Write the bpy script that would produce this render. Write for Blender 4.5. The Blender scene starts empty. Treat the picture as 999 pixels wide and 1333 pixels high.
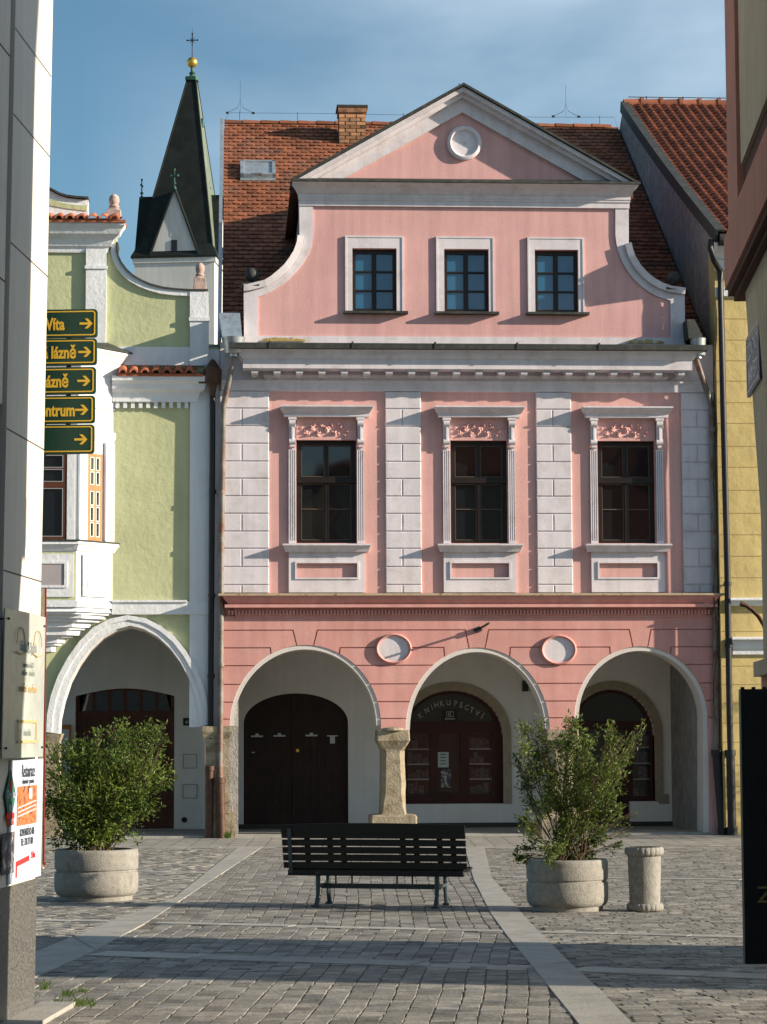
import bpy, math, random
from mathutils import Vector, Matrix, noise
from mathutils.geometry import tessellate_polygon
random.seed(7)
PI = math.pi
# ------------------------------------------------------------------ camera, world, sun
F_PX = 3200.0; CX0 = 499.5; CY0 = 666.5
PSI = math.radians(3.585); TH = math.radians(5.16); ROLL = 0.0045
fwd = Vector((math.sin(PSI)*math.cos(TH), math.cos(PSI)*math.cos(TH), math.sin(TH)))
rt0 = Vector((math.cos(PSI), -math.sin(PSI), 0)); up0 = rt0.cross(fwd)
RT = rt0*math.cos(ROLL) - up0*math.sin(ROLL); UP = up0*math.cos(ROLL) + rt0*math.sin(ROLL)
CAM = Vector((0, -42.3, 1.75))
def ray(px, py): return fwd + RT*((px-CX0)/F_PX) - UP*((py-CY0)/F_PX)
def hitY(px, py, Y=0.0):
    d = ray(px, py); t = (Y-CAM.y)/d.y; return CAM + d*t
CAM.x = -hitY(288, 800).x
def P(px, py, Y=0.0):
    h = hitY(px, py, Y); return h.x, h.z
def PX(px, py, Y=0.0): return hitY(px, py, Y).x
def PZ(px, py, Y=0.0): return hitY(px, py, Y).z
def G(px, py, z=0.0):
    d = ray(px, py); t = (z-CAM.z)/d.z; return CAM + d*t
def hit_plane(px, py, o, n):
    d = ray(px, py); t = (o-CAM).dot(n)/d.dot(n); return CAM + d*t

sc = bpy.context.scene
cd = bpy.data.cameras.new('camera'); cam = bpy.data.objects.new('camera', cd); sc.collection.objects.link(cam)
cd.sensor_fit = 'VERTICAL'; cd.sensor_height = 24.0; cd.sensor_width = 24.0; cd.lens = 24.0*F_PX/1333.0
cd.clip_start = 0.1; cd.clip_end = 2000
m = Matrix((RT, UP, -fwd)).transposed().to_4x4(); m.translation = CAM; cam.matrix_world = m
sc.camera = cam
SUN_TO = Vector((3.4, -1.0, 1.12)).normalized()
el = math.asin(SUN_TO.z); az = math.atan2(SUN_TO.x, SUN_TO.y)
w = bpy.data.worlds.new('World'); sc.world = w; w.use_nodes = True
nt = w.node_tree; nt.nodes.clear()
out = nt.nodes.new('ShaderNodeOutputWorld'); bg = nt.nodes.new('ShaderNodeBackground')
sky = nt.nodes.new('ShaderNodeTexSky'); sky.sky_type = 'NISHITA'; sky.sun_disc = False
sky.sun_elevation = el; sky.sun_rotation = az; sky.air_density = 1.0; sky.dust_density = 0.4; sky.ozone_density = 2.2; sky.altitude = 400
tc = nt.nodes.new('ShaderNodeTexCoord'); mp = nt.nodes.new('ShaderNodeMapping'); mp.inputs['Scale'].default_value = (1.0, 1.0, 3.2)
mp.inputs['Location'].default_value = (0.35, 0.2, 0.1)
nz = nt.nodes.new('ShaderNodeTexNoise'); nz.inputs['Scale'].default_value = 4.2; nz.inputs['Detail'].default_value = 5; nz.inputs['Roughness'].default_value = 0.5; nz.inputs['Distortion'].default_value = 0.25
cr = nt.nodes.new('ShaderNodeValToRGB'); cr.color_ramp.elements[0].position = 0.30; cr.color_ramp.elements[0].color = (0, 0, 0, 1); cr.color_ramp.elements[1].position = 0.78; cr.color_ramp.elements[1].color = (0.8, 0.8, 0.8, 1)
# clouds thicken towards the north east (right of the picture) and fade out to the left
sx = nt.nodes.new('ShaderNodeSeparateXYZ'); mr = nt.nodes.new('ShaderNodeMapRange')
mr.inputs['From Min'].default_value = -0.06; mr.inputs['From Max'].default_value = 0.08
mul = nt.nodes.new('ShaderNodeMath'); mul.operation = 'MULTIPLY'
mix = nt.nodes.new('ShaderNodeMix'); mix.data_type = 'RGBA'; mix.inputs['B'].default_value = (7.4, 8.6, 9.8, 1)
L = nt.links.new
L(tc.outputs['Generated'], mp.inputs['Vector']); L(mp.outputs['Vector'], nz.inputs['Vector']); L(nz.outputs['Fac'], cr.inputs['Fac'])
L(tc.outputs['Generated'], sx.inputs['Vector']); L(sx.outputs['X'], mr.inputs['Value'])
L(cr.outputs['Color'], mul.inputs[0]); L(mr.outputs['Result'], mul.inputs[1]); L(mul.outputs['Value'], mix.inputs['Factor'])
hue = nt.nodes.new('ShaderNodeMix'); hue.data_type = 'RGBA'; hue.blend_type = 'MULTIPLY'; hue.inputs['Factor'].default_value = 1; hue.inputs['B'].default_value = (.83, 1.03, 1.02, 1)
L(sky.outputs['Color'], hue.inputs['A']); L(hue.outputs['Result'], mix.inputs['A']); L(mix.outputs['Result'], bg.inputs['Color']); bg.inputs['Strength'].default_value = 0.07
L(bg.outputs['Background'], out.inputs['Surface'])
sl = bpy.data.lights.new('sun', 'SUN'); sl.energy = 5.0; sl.angle = math.radians(0.5); sl.color = (1.0, 0.86, 0.68)
so = bpy.data.objects.new('sun', sl); sc.collection.objects.link(so); so.location = (30, -20, 30)
so.rotation_euler = SUN_TO.to_track_quat('Z', 'Y').to_euler()
sc.view_settings.view_transform = 'Standard'; sc.view_settings.look = 'None'; sc.view_settings.exposure = 0.85; sc.view_settings.gamma = 1
sc.render.engine = 'CYCLES'; sc.cycles.max_bounces = 6; sc.cycles.transparent_max_bounces = 8

# ------------------------------------------------------------------ helpers
def tag(o, label=None, cat=None, group=None, kind=None):
    if label: o['label'] = label
    if cat: o['category'] = cat
    if group: o['group'] = group
    if kind: o['kind'] = kind
    return o
def empty(name, loc, label, cat, group=None):
    o = bpy.data.objects.new(name, None); sc.collection.objects.link(o); o.location = loc; o.empty_display_size = .2
    return tag(o, label, cat, group)
class MB:
    def __init__(s, tf=None): s.v = []; s.f = []; s.c = []; s.mi = []; s.tf = tf; s.m = 0
    def add(s, vs, fs, col=None):
        b = len(s.v)
        for p in vs:
            p = Vector(p)
            s.v.append(s.tf @ p if s.tf else p)
        for f in fs: s.f.append([b+i for i in f]); s.c.append(col); s.mi.append(s.m)
        return s
    def box(s, x0, x1, y0, y1, z0, z1, col=None):
        return s.add([(x0,y0,z0),(x1,y0,z0),(x1,y1,z0),(x0,y1,z0),(x0,y0,z1),(x1,y0,z1),(x1,y1,z1),(x0,y1,z1)],
              [(0,3,2,1),(4,5,6,7),(0,1,5,4),(1,2,6,5),(2,3,7,6),(3,0,4,7)], col)
    def bevbox(s, x0, x1, y0, y1, z0, z1, b, col=None):
        # box whose FRONT (y0) face is chamfered by b
        return s.add([(x0,y0+b,z0),(x1,y0+b,z0),(x1,y0+b,z1),(x0,y0+b,z1),(x0+b,y0,z0+b),(x1-b,y0,z0+b),(x1-b,y0,z1-b),(x0+b,y0,z1-b),
              (x0,y1,z0),(x1,y1,z0),(x1,y1,z1),(x0,y1,z1)],
              [(4,5,6,7),(0,1,5,4),(1,2,6,5),(2,3,7,6),(3,0,4,7),(8,9,1,0),(9,10,2,1),(10,11,3,2),(11,8,0,3),(9,8,11,10)], col)
    def slab(s, outer, y0, y1, holes=(), fm=None):
        # polygon in the (x,z) plane given depth y0..y1 ; fm maps (x,y,z)
        loops = [list(outer)] + [list(h) for h in holes]
        tri = tessellate_polygon([[Vector((a, b, 0)) for a, b in lp] for lp in loops])
        flat = [p for lp in loops for p in lp]; n = len(flat)
        fm = fm or (lambda x, y, z: (x, y, z))
        vs = [fm(a, y0, b) for a, b in flat] + [fm(a, y1, b) for a, b in flat]
        fs = []
        for t in tri:
            a, b, c = [flat[i] for i in t]
            ar = (b[0]-a[0])*(c[1]-a[1]) - (c[0]-a[0])*(b[1]-a[1])
            t = list(t) if ar > 0 else list(t)[::-1]
            fs.append(tuple(t)); fs.append(tuple(n+i for i in reversed(t)))
        k = 0
        for li, lp in enumerate(loops):
            m_ = len(lp)
            area = sum(lp[i][0]*lp[(i+1) % m_][1] - lp[(i+1) % m_][0]*lp[i][1] for i in range(m_))
            ccw = (area > 0) == (li == 0)
            for i in range(m_):
                a, b = k+i, k+(i+1) % m_
                fs.append((b, a, n+a, n+b) if ccw else (a, b, n+b, n+a))
            k += m_
        return s.add(vs, fs)
    def plan(s, poly, z0, z1, poly2=None):
        # closed prism standing on plan polygon (x,y); poly2 = polygon at the top
        p2 = poly2 or poly; n = len(poly)
        vs = [(a, b, z0) for a, b in poly] + [(a, b, z1) for a, b in p2]
        fs = [tuple(range(n-1, -1, -1)), tuple(range(n, 2*n))] + [(i, (i+1) % n, n+(i+1) % n, n+i) for i in range(n)]
        return s.add(vs, fs)
    def tube(s, pts, r, n=10, r2=None, cap=True, col=None):
        pts = [Vector(p) for p in pts]; rings = []; k = len(pts)
        base = len(s.v); vs = []
        for i, p in enumerate(pts):
            d = (pts[min(i+1, k-1)] - pts[max(i-1, 0)]).normalized()
            a = d.cross(Vector((0, 0, 1)) if abs(d.z) < .9 else Vector((1, 0, 0))).normalized(); b = d.cross(a)
            rr = r[i] if isinstance(r, (list, tuple)) else r + ((r2 if r2 is not None else r) - r)*i/max(1, k-1)
            for j in range(n):
                t = 2*PI*j/n; vs.append(p + (a*math.cos(t) + b*math.sin(t))*rr)
        fs = []
        for i in range(k-1):
            for j in range(n):
                fs.append((i*n+j, i*n+(j+1) % n, (i+1)*n+(j+1) % n, (i+1)*n+j))
        if cap: fs.append(tuple(range(n-1, -1, -1))); fs.append(tuple((k-1)*n+j for j in range(n)))
        return s.add(vs, fs, col)
    def lathe(s, prof, cx, cy, n=32, cz=0, ax=None):
        vs = []; fs = []; k = len(prof)
        for r, z in prof:
            for j in range(n):
                t = 2*PI*j/n; vs.append((cx+r*math.cos(t), cy+r*math.sin(t), cz+z))
        for i in range(k-1):
            for j in range(n): fs.append((i*n+j, i*n+(j+1) % n, (i+1)*n+(j+1) % n, (i+1)*n+j))
        fs.append(tuple(range(n-1, -1, -1))); fs.append(tuple((k-1)*n+j for j in range(n)))
        return s.add(vs, fs)
    def cornice(s, x0, x1, y0, prof, side=1.0, left=True, right=True):
        # prof: (projection, z) from top to bottom ; mitred returns at the ends
        vs = []; fs = []
        for p, z in prof:
            l = x0 - p*side*(1 if left else 0); r = x1 + p*side*(1 if right else 0)
            vs += [(l, y0, z), (l, y0-p, z), (r, y0-p, z), (r, y0, z)]
        k = len(prof)
        for i in range(k-1):
            for j in range(3):
                fs.append((i*4+j, (i+1)*4+j, (i+1)*4+j+1, i*4+j+1))
        fs.append((0, 1, 2, 3)); fs.append(tuple((k-1)*4+j for j in (3, 2, 1, 0)))
        return s.add(vs, fs)
    def build(s, name, mat, parent=None, smooth=False, label=None, ang=40):
        me = bpy.data.meshes.new(name); me.from_pydata([tuple(p) for p in s.v], [], s.f)
        mats = mat if isinstance(mat, (list, tuple)) else [mat]
        for q in mats: me.materials.append(q)
        if len(mats) > 1: me.polygons.foreach_set('material_index', s.mi)
        if any(c is not None for c in s.c):
            ca = me.color_attributes.new('tint', 'FLOAT_COLOR', 'CORNER'); i = 0
            for pl, c in zip(me.polygons, s.c):
                for _ in range(pl.loop_total): ca.data[i].color = (c or 0.5,)*3 + (1,); i += 1
        if smooth:
            me.polygons.foreach_set('use_smooth', [True]*len(me.polygons))
            try: me.set_sharp_from_angle(angle=math.radians(ang))
            except Exception: pass
        me.update()
        o = bpy.data.objects.new(name, me); sc.collection.objects.link(o)
        if parent is not None:
            o.parent = parent
            pw = Vector((0, 0, 0)); q = parent
            while q is not None: pw += q.location; q = q.parent
            if pw.length: me.transform(Matrix.Translation(-pw))
        if label: o['label'] = label
        return o
def arc(xc, zs, rx, rz, n=24, a0=PI, a1=0.0):
    return [(xc+rx*math.cos(a0+(a1-a0)*i/n), zs+rz*math.sin(a0+(a1-a0)*i/n)) for i in range(n+1)]
def text_mb(s, size, tf, align='CENTER', ext=.002, xs=1.0, bold=0.):
    c = bpy.data.curves.new('t', 'FONT'); c.body = s; c.size = size; c.align_x = align; c.extrude = ext; c.resolution_u = 3; c.offset = bold
    o = bpy.data.objects.new('t', c); sc.collection.objects.link(o)
    dg = bpy.context.evaluated_depsgraph_get(); me = bpy.data.meshes.new_from_object(o.evaluated_get(dg))
    vs = [tf @ Vector((p.co.x*xs, p.co.y, p.co.z)) for p in me.vertices]; fs = [tuple(p.vertices) for p in me.polygons]
    bpy.data.objects.remove(o); bpy.data.curves.remove(c); bpy.data.meshes.remove(me)
    return vs, fs
def frame(o, x, y):
    x = Vector(x).normalized(); y = Vector(y).normalized(); z = x.cross(y)
    q = Matrix((x, y, z)).transposed().to_4x4(); q.translation = Vector(o); return q

# ------------------------------------------------------------------ materials
def newmat(name):
    q = bpy.data.materials.new(name); q.use_nodes = True; n = q.node_tree; b = n.nodes['Principled BSDF']; return q, n, b
def N(nt_, t, **kw):
    n = nt_.nodes.new(t)
    for k, v in kw.items():
        if k in n.inputs.keys(): n.inputs[k].default_value = v
        else: setattr(n, k, v)
    return n
def mat(name, col, rough=.85, var=.10, vs=1.3, bump=.25, bs=45., metal=0., spec=.3, tint=0., col2=None, c2=(.5, .7), c2s=3., dist=.01, streak=0.):
    q, n, b = newmat(name); l = n.links.new
    b.inputs['Roughness'].default_value = rough; b.inputs['Metallic'].default_value = metal; b.inputs['Specular IOR Level'].default_value = spec
    g = N(n, 'ShaderNodeNewGeometry')
    nz = N(n, 'ShaderNodeTexNoise', Scale=vs, Detail=6., Roughness=.65); l(g.outputs['Position'], nz.inputs['Vector'])
    mr = N(n, 'ShaderNodeMapRange'); mr.inputs['From Min'].default_value = .3; mr.inputs['From Max'].default_value = .7
    mr.inputs['To Min'].default_value = 1-var; mr.inputs['To Max'].default_value = 1+var; l(nz.outputs['Fac'], mr.inputs['Value'])
    base = N(n, 'ShaderNodeRGB'); base.outputs[0].default_value = (*col, 1); src = base.outputs[0]
    if col2:
        n2 = N(n, 'ShaderNodeTexNoise', Scale=c2s, Detail=7., Roughness=.7); l(g.outputs['Position'], n2.inputs['Vector'])
        cr = N(n, 'ShaderNodeMapRange'); cr.inputs['From Min'].default_value = c2[0]; cr.inputs['From Max'].default_value = c2[1]; l(n2.outputs['Fac'], cr.inputs['Value'])
        mx = N(n, 'ShaderNodeMix', data_type='RGBA'); mx.inputs['B'].default_value = (*col2, 1); l(src, mx.inputs['A']); l(cr.outputs['Result'], mx.inputs['Factor']); src = mx.outputs['Result']
    fac = mr.outputs['Result']
    if streak:
        mpn = N(n, 'ShaderNodeMapping'); mpn.inputs['Scale'].default_value = (7, 7, .45); l(g.outputs['Position'], mpn.inputs['Vector'])
        n3 = N(n, 'ShaderNodeTexNoise', Scale=1., Detail=4.); l(mpn.outputs['Vector'], n3.inputs['Vector'])
        m3 = N(n, 'ShaderNodeMapRange'); m3.inputs['From Min'].default_value = .35; m3.inputs['From Max'].default_value = .65
        m3.inputs['To Min'].default_value = 1-streak; m3.inputs['To Max'].default_value = 1; l(n3.outputs['Fac'], m3.inputs['Value'])
        mm = N(n, 'ShaderNodeMath', operation='MULTIPLY'); l(fac, mm.inputs[0]); l(m3.outputs['Result'], mm.inputs[1]); fac = mm.outputs[0]
    if tint:
        at_ = N(n, 'ShaderNodeAttribute', attribute_name='tint')
        mt = N(n, 'ShaderNodeMapRange'); mt.inputs['To Min'].default_value = 1-tint; mt.inputs['To Max'].default_value = 1+tint; l(at_.outputs['Fac'], mt.inputs['Value'])
        mm = N(n, 'ShaderNodeMath', operation='MULTIPLY'); l(fac, mm.inputs[0]); l(mt.outputs['Result'], mm.inputs[1]); fac = mm.outputs[0]
    vm = N(n, 'ShaderNodeVectorMath', operation='SCALE'); l(src, vm.inputs[0]); l(fac, vm.inputs['Scale']); l(vm.outputs['Vector'], b.inputs['Base Color'])
    if bump:
        nb = N(n, 'ShaderNodeTexNoise', Scale=bs, Detail=5., Roughness=.6); l(g.outputs['Position'], nb.inputs['Vector'])
        bp = N(n, 'ShaderNodeBump', Strength=bump, Distance=dist); l(nb.outputs['Fac'], bp.inputs['Height']); l(bp.outputs['Normal'], b.inputs['Normal'])
    return q
def glass(name, col=(.008, .010, .012), rough=.04, spec=.75, wave=.15):
    q, n, b = newmat(name); l = n.links.new
    b.inputs['Base Color'].default_value = (*col, 1); b.inputs['Roughness'].default_value = rough; b.inputs['Specular IOR Level'].default_value = spec
    g = N(n, 'ShaderNodeNewGeometry'); nz = N(n, 'ShaderNodeTexNoise', Scale=1.6, Detail=1.); l(g.outputs['Position'], nz.inputs['Vector'])
    bp = N(n, 'ShaderNodeBump', Strength=wave, Distance=.02); l(nz.outputs['Fac'], bp.inputs['Height']); l(bp.outputs['Normal'], b.inputs['Normal'])
    return q
def leafmat(name, c1, c2):
    q, n, b = newmat(name); l = n.links.new
    at_ = N(n, 'ShaderNodeAttribute', attribute_name='tint'); mx = N(n, 'ShaderNodeMix', data_type='RGBA')
    mx.inputs['A'].default_value = (*c1, 1); mx.inputs['B'].default_value = (*c2, 1); l(at_.outputs['Fac'], mx.inputs['Factor'])
    l(mx.outputs['Result'], b.inputs['Base Color']); b.inputs['Roughness'].default_value = .5; b.inputs['Specular IOR Level'].default_value = .35
    tr = N(n, 'ShaderNodeBsdfTranslucent'); l(mx.outputs['Result'], tr.inputs['Color'])
    ms = N(n, 'ShaderNodeMixShader', Fac=.35); o = n.nodes['Material Output']
    l(b.outputs[0], ms.inputs[1]); l(tr.outputs[0], ms.inputs[2]); l(ms.outputs[0], o.inputs['Surface']); return q
def setts(name, ang, bw, bh, c1, c2, mort, moss=.3, mortar=.02, bump=.6, off=.5, rough=.75):
    q, n, b = newmat(name); l = n.links.new
    b.inputs['Roughness'].default_value = rough; b.inputs['Specular IOR Level'].default_value = .35
    g = N(n, 'ShaderNodeNewGeometry')
    wn = N(n, 'ShaderNodeTexNoise', Scale=1.7, Detail=2.); l(g.outputs['Position'], wn.inputs['Vector'])
    ws = N(n, 'ShaderNodeVectorMath', operation='MULTIPLY_ADD'); ws.inputs[1].default_value = (.03, .03, 0); l(wn.outputs['Color'], ws.inputs[0]); l(g.outputs['Position'], ws.inputs[2])
    w2 = N(n, 'ShaderNodeTexNoise', Scale=14., Detail=2.); l(g.outputs['Position'], w2.inputs['Vector'])
    wz = N(n, 'ShaderNodeVectorMath', operation='MULTIPLY_ADD'); wz.inputs[1].default_value = (.016, .016, 0); l(w2.outputs['Color'], wz.inputs[0]); l(ws.outputs[0], wz.inputs[2])
    mp = N(n, 'ShaderNodeMapping'); mp.inputs['Rotation'].default_value = (0, 0, ang); l(wz.outputs[0], mp.inputs['Vector'])
    br = N(n, 'ShaderNodeTexBrick', Scale=1.); br.offset = off; br.offset_frequency = 2
    br.inputs['Brick Width'].default_value = bw; br.inputs['Row Height'].default_value = bh
    br.inputs['Mortar Size'].default_value = mortar; br.inputs['Mortar Smooth'].default_value = .5; br.inputs['Bias'].default_value = 0
    br.inputs['Color1'].default_value = (*c1, 1); br.inputs['Color2'].default_value = (*c2, 1); br.inputs['Mortar'].default_value = (*mort, 1)
    l(mp.outputs[0], br.inputs['Vector'])
    n1 = N(n, 'ShaderNodeTexNoise', Scale=2.3, Detail=7., Roughness=.72); l(g.outputs['Position'], n1.inputs['Vector'])
    m1 = N(n, 'ShaderNodeMapRange'); m1.inputs['From Min'].default_value = .3; m1.inputs['From Max'].default_value = .7; m1.inputs['To Min'].default_value = .62; m1.inputs['To Max'].default_value = 1.38; l(n1.outputs['Fac'], m1.inputs['Value'])
    n4 = N(n, 'ShaderNodeTexNoise', Scale=38., Detail=4., Roughness=.7); l(g.outputs['Position'], n4.inputs['Vector'])
    m4 = N(n, 'ShaderNodeMapRange'); m4.inputs['From Min'].default_value = .3; m4.inputs['From Max'].default_value = .7; m4.inputs['To Min'].default_value = .6; m4.inputs['To Max'].default_value = 1.4; l(n4.outputs['Fac'], m4.inputs['Value'])
    mm = N(n, 'ShaderNodeMath', operation='MULTIPLY'); l(m1.outputs[0], mm.inputs[0]); l(m4.outputs[0], mm.inputs[1])
    vm = N(n, 'ShaderNodeVectorMath', operation='SCALE'); l(br.outputs['Color'], vm.inputs[0]); l(mm.outputs[0], vm.inputs['Scale'])
    # moss in joints
    n3 = N(n, 'ShaderNodeTexNoise', Scale=.9, Detail=5.); l(g.outputs['Position'], n3.inputs['Vector'])
    m3 = N(n, 'ShaderNodeMapRange'); m3.inputs['From Min'].default_value = .5; m3.inputs['From Max'].default_value = .68; m3.inputs['To Max'].default_value = moss; l(n3.outputs['Fac'], m3.inputs['Value'])
    mf = N(n, 'ShaderNodeMath', operation='MULTIPLY'); l(br.outputs['Fac'], mf.inputs[0]); l(m3.outputs[0], mf.inputs[1])
    mx = N(n, 'ShaderNodeMix', data_type='RGBA'); mx.inputs['B'].default_value = (.09, .12, .03, 1); l(mf.outputs[0], mx.inputs['Factor']); l(vm.outputs[0], mx.inputs['A'])
    l(mx.outputs['Result'], b.inputs['Base Color'])
    inv = N(n, 'ShaderNodeMath', operation='MULTIPLY_ADD'); inv.inputs[1].default_value = -1.; inv.inputs[2].default_value = 1.; l(br.outputs['Fac'], inv.inputs[0])
    nb = N(n, 'ShaderNodeTexNoise', Scale=11., Detail=5., Roughness=.6); l(g.outputs['Position'], nb.inputs['Vector'])
    ad = N(n, 'ShaderNodeMath', operation='MULTIPLY_ADD'); ad.inputs[1].default_value = .9; l(nb.outputs['Fac'], ad.inputs[0]); l(inv.outputs[0], ad.inputs[2])
    bp = N(n, 'ShaderNodeBump', Strength=bump, Distance=.022); l(ad.outputs[0], bp.inputs['Height']); l(bp.outputs['Normal'], b.inputs['Normal'])
    return q
M = {}
M['pink'] = mat('pink_plaster', (.66, .375, .35), var=.09, streak=.13, col2=(.66, .39, .36), c2=(.48, .72), c2s=1.6, bump=.35, bs=30)
M['pink_up'] = mat('pink_plaster_gable', (.65, .37, .36), var=.11, vs=.9, streak=.13, col2=(.64, .38, .36), c2=(.48, .7), c2s=1.3, bump=.35, bs=30)
M['pink_low'] = mat('deep_pink_plaster', (.62, .31, .28), var=.11, streak=.13, col2=(.62, .35, .32), c2=(.48, .7), c2s=1.8, bump=.35, bs=30)
M['white'] = mat('lilac_white_plaster', (.66, .62, .66), var=.07, streak=.11, col2=(.52, .475, .485), c2=(.5, .72), c2s=3, bump=.3, bs=35)
M['white_g'] = mat('white_plaster', (.72, .74, .77), var=.05, vs=2, streak=.08, bump=.5, bs=14, dist=.02)
M['arch_w'] = mat('archivolt_plaster', (.62, .58, .55), var=.06, bump=.3)
M['inner'] = mat('arcade_plaster', (.80, .79, .76), var=.08, vs=.8, bump=.4, streak=.05)
M['green'] = mat('pale_green_plaster', (.48, .505, .30), var=.10, vs=1.5, streak=.08, bump=.4, bs=9, dist=.03)
M['yellow'] = mat('ochre_yellow_plaster', (.56, .44, .19), var=.12, vs=1.8, streak=.1, bump=.35, bs=7, dist=.03)
M['yellow_s'] = mat('shaded_ochre_groove', (.30, .23, .09))
M['grey_rough'] = mat('rough_grey_render', (.28, .28, .28), var=.3, vs=5, bump=.9, bs=22, dist=.03, streak=.12)
M['stone'] = mat('sandstone', (.31, .265, .19), var=.22, vs=7, bump=.7, bs=26, dist=.02, col2=(.17, .13, .08), c2=(.48, .68), c2s=5)
M['stone_trim'] = mat('shop_stone_surround', (.36, .31, .23), var=.15, vs=9, bump=.5, bs=40)
M['rooftile'] = mat('old_clay_beavertail', (.25, .088, .043), var=.36, vs=1.1, tint=.30, bump=.4, bs=30, col2=(.10, .055, .04), c2=(.50, .68), c2s=1.1)
M['rooftile_r'] = mat('clay_pantile', (.25, .09, .05), var=.25, vs=2., tint=.3, bump=.3, bs=30, col2=(.16, .08, .05), c2=(.55, .8), c2s=3)
M['coping'] = mat('coping_tile', (.44, .14, .07), var=.25, vs=6, bump=.4, tint=.3)
M['lead'] = mat('weathered_sheet_metal', (.036, .040, .038), rough=.65, var=.3, vs=4, bump=.2, col2=(.075, .072, .055), c2=(.5, .7), c2s=9)
M['metal_y'] = mat('stained_metal_ledge', (.36, .29, .20), rough=.6, var=.3, vs=7, bump=.2, col2=(.16, .08, .04), c2=(.55, .65), c2s=7)
M['zinc'] = mat('galvanised_zinc', (.45, .50, .53), rough=.42, metal=.7, var=.25, vs=9, bump=.1, col2=(.25, .13, .06), c2=(.60, .68), c2s=6)
M['rust'] = mat('rusty_pipe', (.20, .19, .18), rough=.6, metal=.3, var=.3, vs=5, bump=.3, col2=(.17, .085, .055), c2=(.45, .62), c2s=3)
M['castiron'] = mat('brown_cast_iron', (.085, .045, .03), rough=.55, metal=.2, var=.35, vs=7, bump=.3)
M['black'] = mat('black_pipe_paint', (.018, .019, .022), rough=.45, var=.2, bump=.15)
M['frame_dk'] = mat('dark_stained_window_wood', (.016, .011, .009), rough=.4, var=.25, bump=.2)
M['frame_pane'] = mat('window_bead', (.10, .075, .055), rough=.5)
M['glass_sky'] = glass('sky_tinted_glass', col=(.020, .10, .19), rough=.07, spec=.9)  # gable panes: blue of the reflected sky put into the base colour
M['glass'] = glass('dark_window_glass')
M['door_dk'] = mat('dark_brown_gate', (.028, .014, .010), rough=.55, var=.3, vs=5, bump=.3)
M['door_red'] = mat('mahogany_shopfront', (.055, .014, .010), rough=.45, var=.25, bump=.2)
M['door_brown'] = mat('brown_wood_door', (.085, .030, .016), rough=.5, var=.25, vs=6, bump=.2)
M['brownwood'] = mat('orange_brown_window', (.42, .17, .055), rough=.5, var=.2, vs=9, bump=.2)
M['offwhite'] = mat('white_paint', (.75, .75, .73), rough=.5, var=.03, bump=.1)
M['copper'] = mat('green_copper', (.04, .14, .10), rough=.6, var=.4, vs=1.5, bump=.1, col2=(.02, .04, .03), c2=(.45, .6), c2s=2)
M['spire'] = mat('dark_spire_sheet', (.013, .018, .017), rough=.75, var=.45, vs=1.2, bump=.15, spec=.2)
M['spire_lit'] = mat('sunlit_spire_sheet', (.13, .16, .12), rough=.6, var=.3, vs=.7, bump=.1)
M['church'] = mat('church_limewash', (.58, .57, .55), var=.08, vs=.5, bump=.2, bs=3, streak=.12)
M['gold'] = mat('gilded_copper', (.80, .48, .10), rough=.3, metal=.9, var=.1, bump=0)
M['brick'] = mat('old_chimney_brick', (.30, .15, .08), var=.3, vs=8, bump=.6, bs=20, col2=(.12, .075, .05), c2=(.5, .62), c2s=6)
M['concrete'] = mat('exposed_aggregate', (.27, .26, .235), var=.2, vs=16, bump=.7, bs=70, dist=.012, col2=(.16, .145, .13), c2=(.55, .75), c2s=5)
M['bench'] = mat('black_painted_slats', (.012, .013, .015), rough=.42, var=.2, bump=.2)
M['bench_fe'] = mat('blue_grey_iron', (.065, .09, .10), rough=.5, metal=.3, var=.2)
M['soil'] = mat('potting_soil', (.04, .028, .018), bump=.8, bs=40)
M['leaf'] = leafmat('leaf_green', (.040, .080, .014), (.20, .27, .045))
M['leaf2'] = leafmat('leaf_olive', (.045, .080, .018), (.22, .27, .055))
M['bark'] = mat('twig_bark', (.10, .065, .045), var=.3, bump=.3)
M['grass'] = leafmat('grass_green', (.06, .12, .02), (.16, .22, .05))
M['granite'] = mat('polished_speckled_granite', (.105, .103, .098), rough=.4, var=.9, vs=60, bump=.15, bs=90)
M['pillar'] = mat('cream_stone_cladding', (.64, .61, .55), rough=.6, var=.05, vs=2, bump=.15, streak=.10, col2=(.55, .52, .47), c2=(.55, .75), c2s=1.5)
M['seam'] = mat('open_joint', (.06, .055, .05))
M['sign_g'] = mat('dark_green_enamel', (.006, .045, .030), rough=.35, var=.08, bump=0)
M['sign_y'] = mat('sign_yellow', (.75, .48, .045), rough=.4, var=.05, bump=0)
M['sign_b'] = mat('sign_back', (.03, .03, .03), rough=.5)
M['plexi'] = mat('frosted_acrylic_board', (.44, .49, .47), rough=.22, var=.22, vs=3, bump=0, spec=.6)
M['poster'] = mat('poster_white', (.46, .52, .62), rough=.5, var=.03, bump=0)
M['ink_g'] = mat('poster_green', (.03, .16, .10), bump=0, var=.03); M['ink_r'] = mat('poster_red', (.60, .03, .03), bump=0, var=.03)
M['ink_o'] = mat('poster_photo', (.55, .16, .06), bump=0, var=.7, vs=30, col2=(.08, .03, .03), c2=(.5, .6), c2s=14)
M['ink_k'] = mat('poster_black', (.05, .06, .08), bump=0, var=.03); M['ink_y'] = mat('poster_ochre', (.55, .33, .08), bump=0)
M['ink_b'] = mat('poster_photo_dark', (.10, .09, .10), bump=0, var=.7, vs=25, col2=(.5, .5, .5), c2=(.52, .6), c2s=12)
M['tan'] = mat('tan_render', (.50, .45, .35), var=.12, vs=1.5, bump=.4, bs=30, streak=.1)
M['brown'] = mat('red_brown_render', (.50, .25, .20), var=.12, vs=2, bump=.3, streak=.1)
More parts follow.
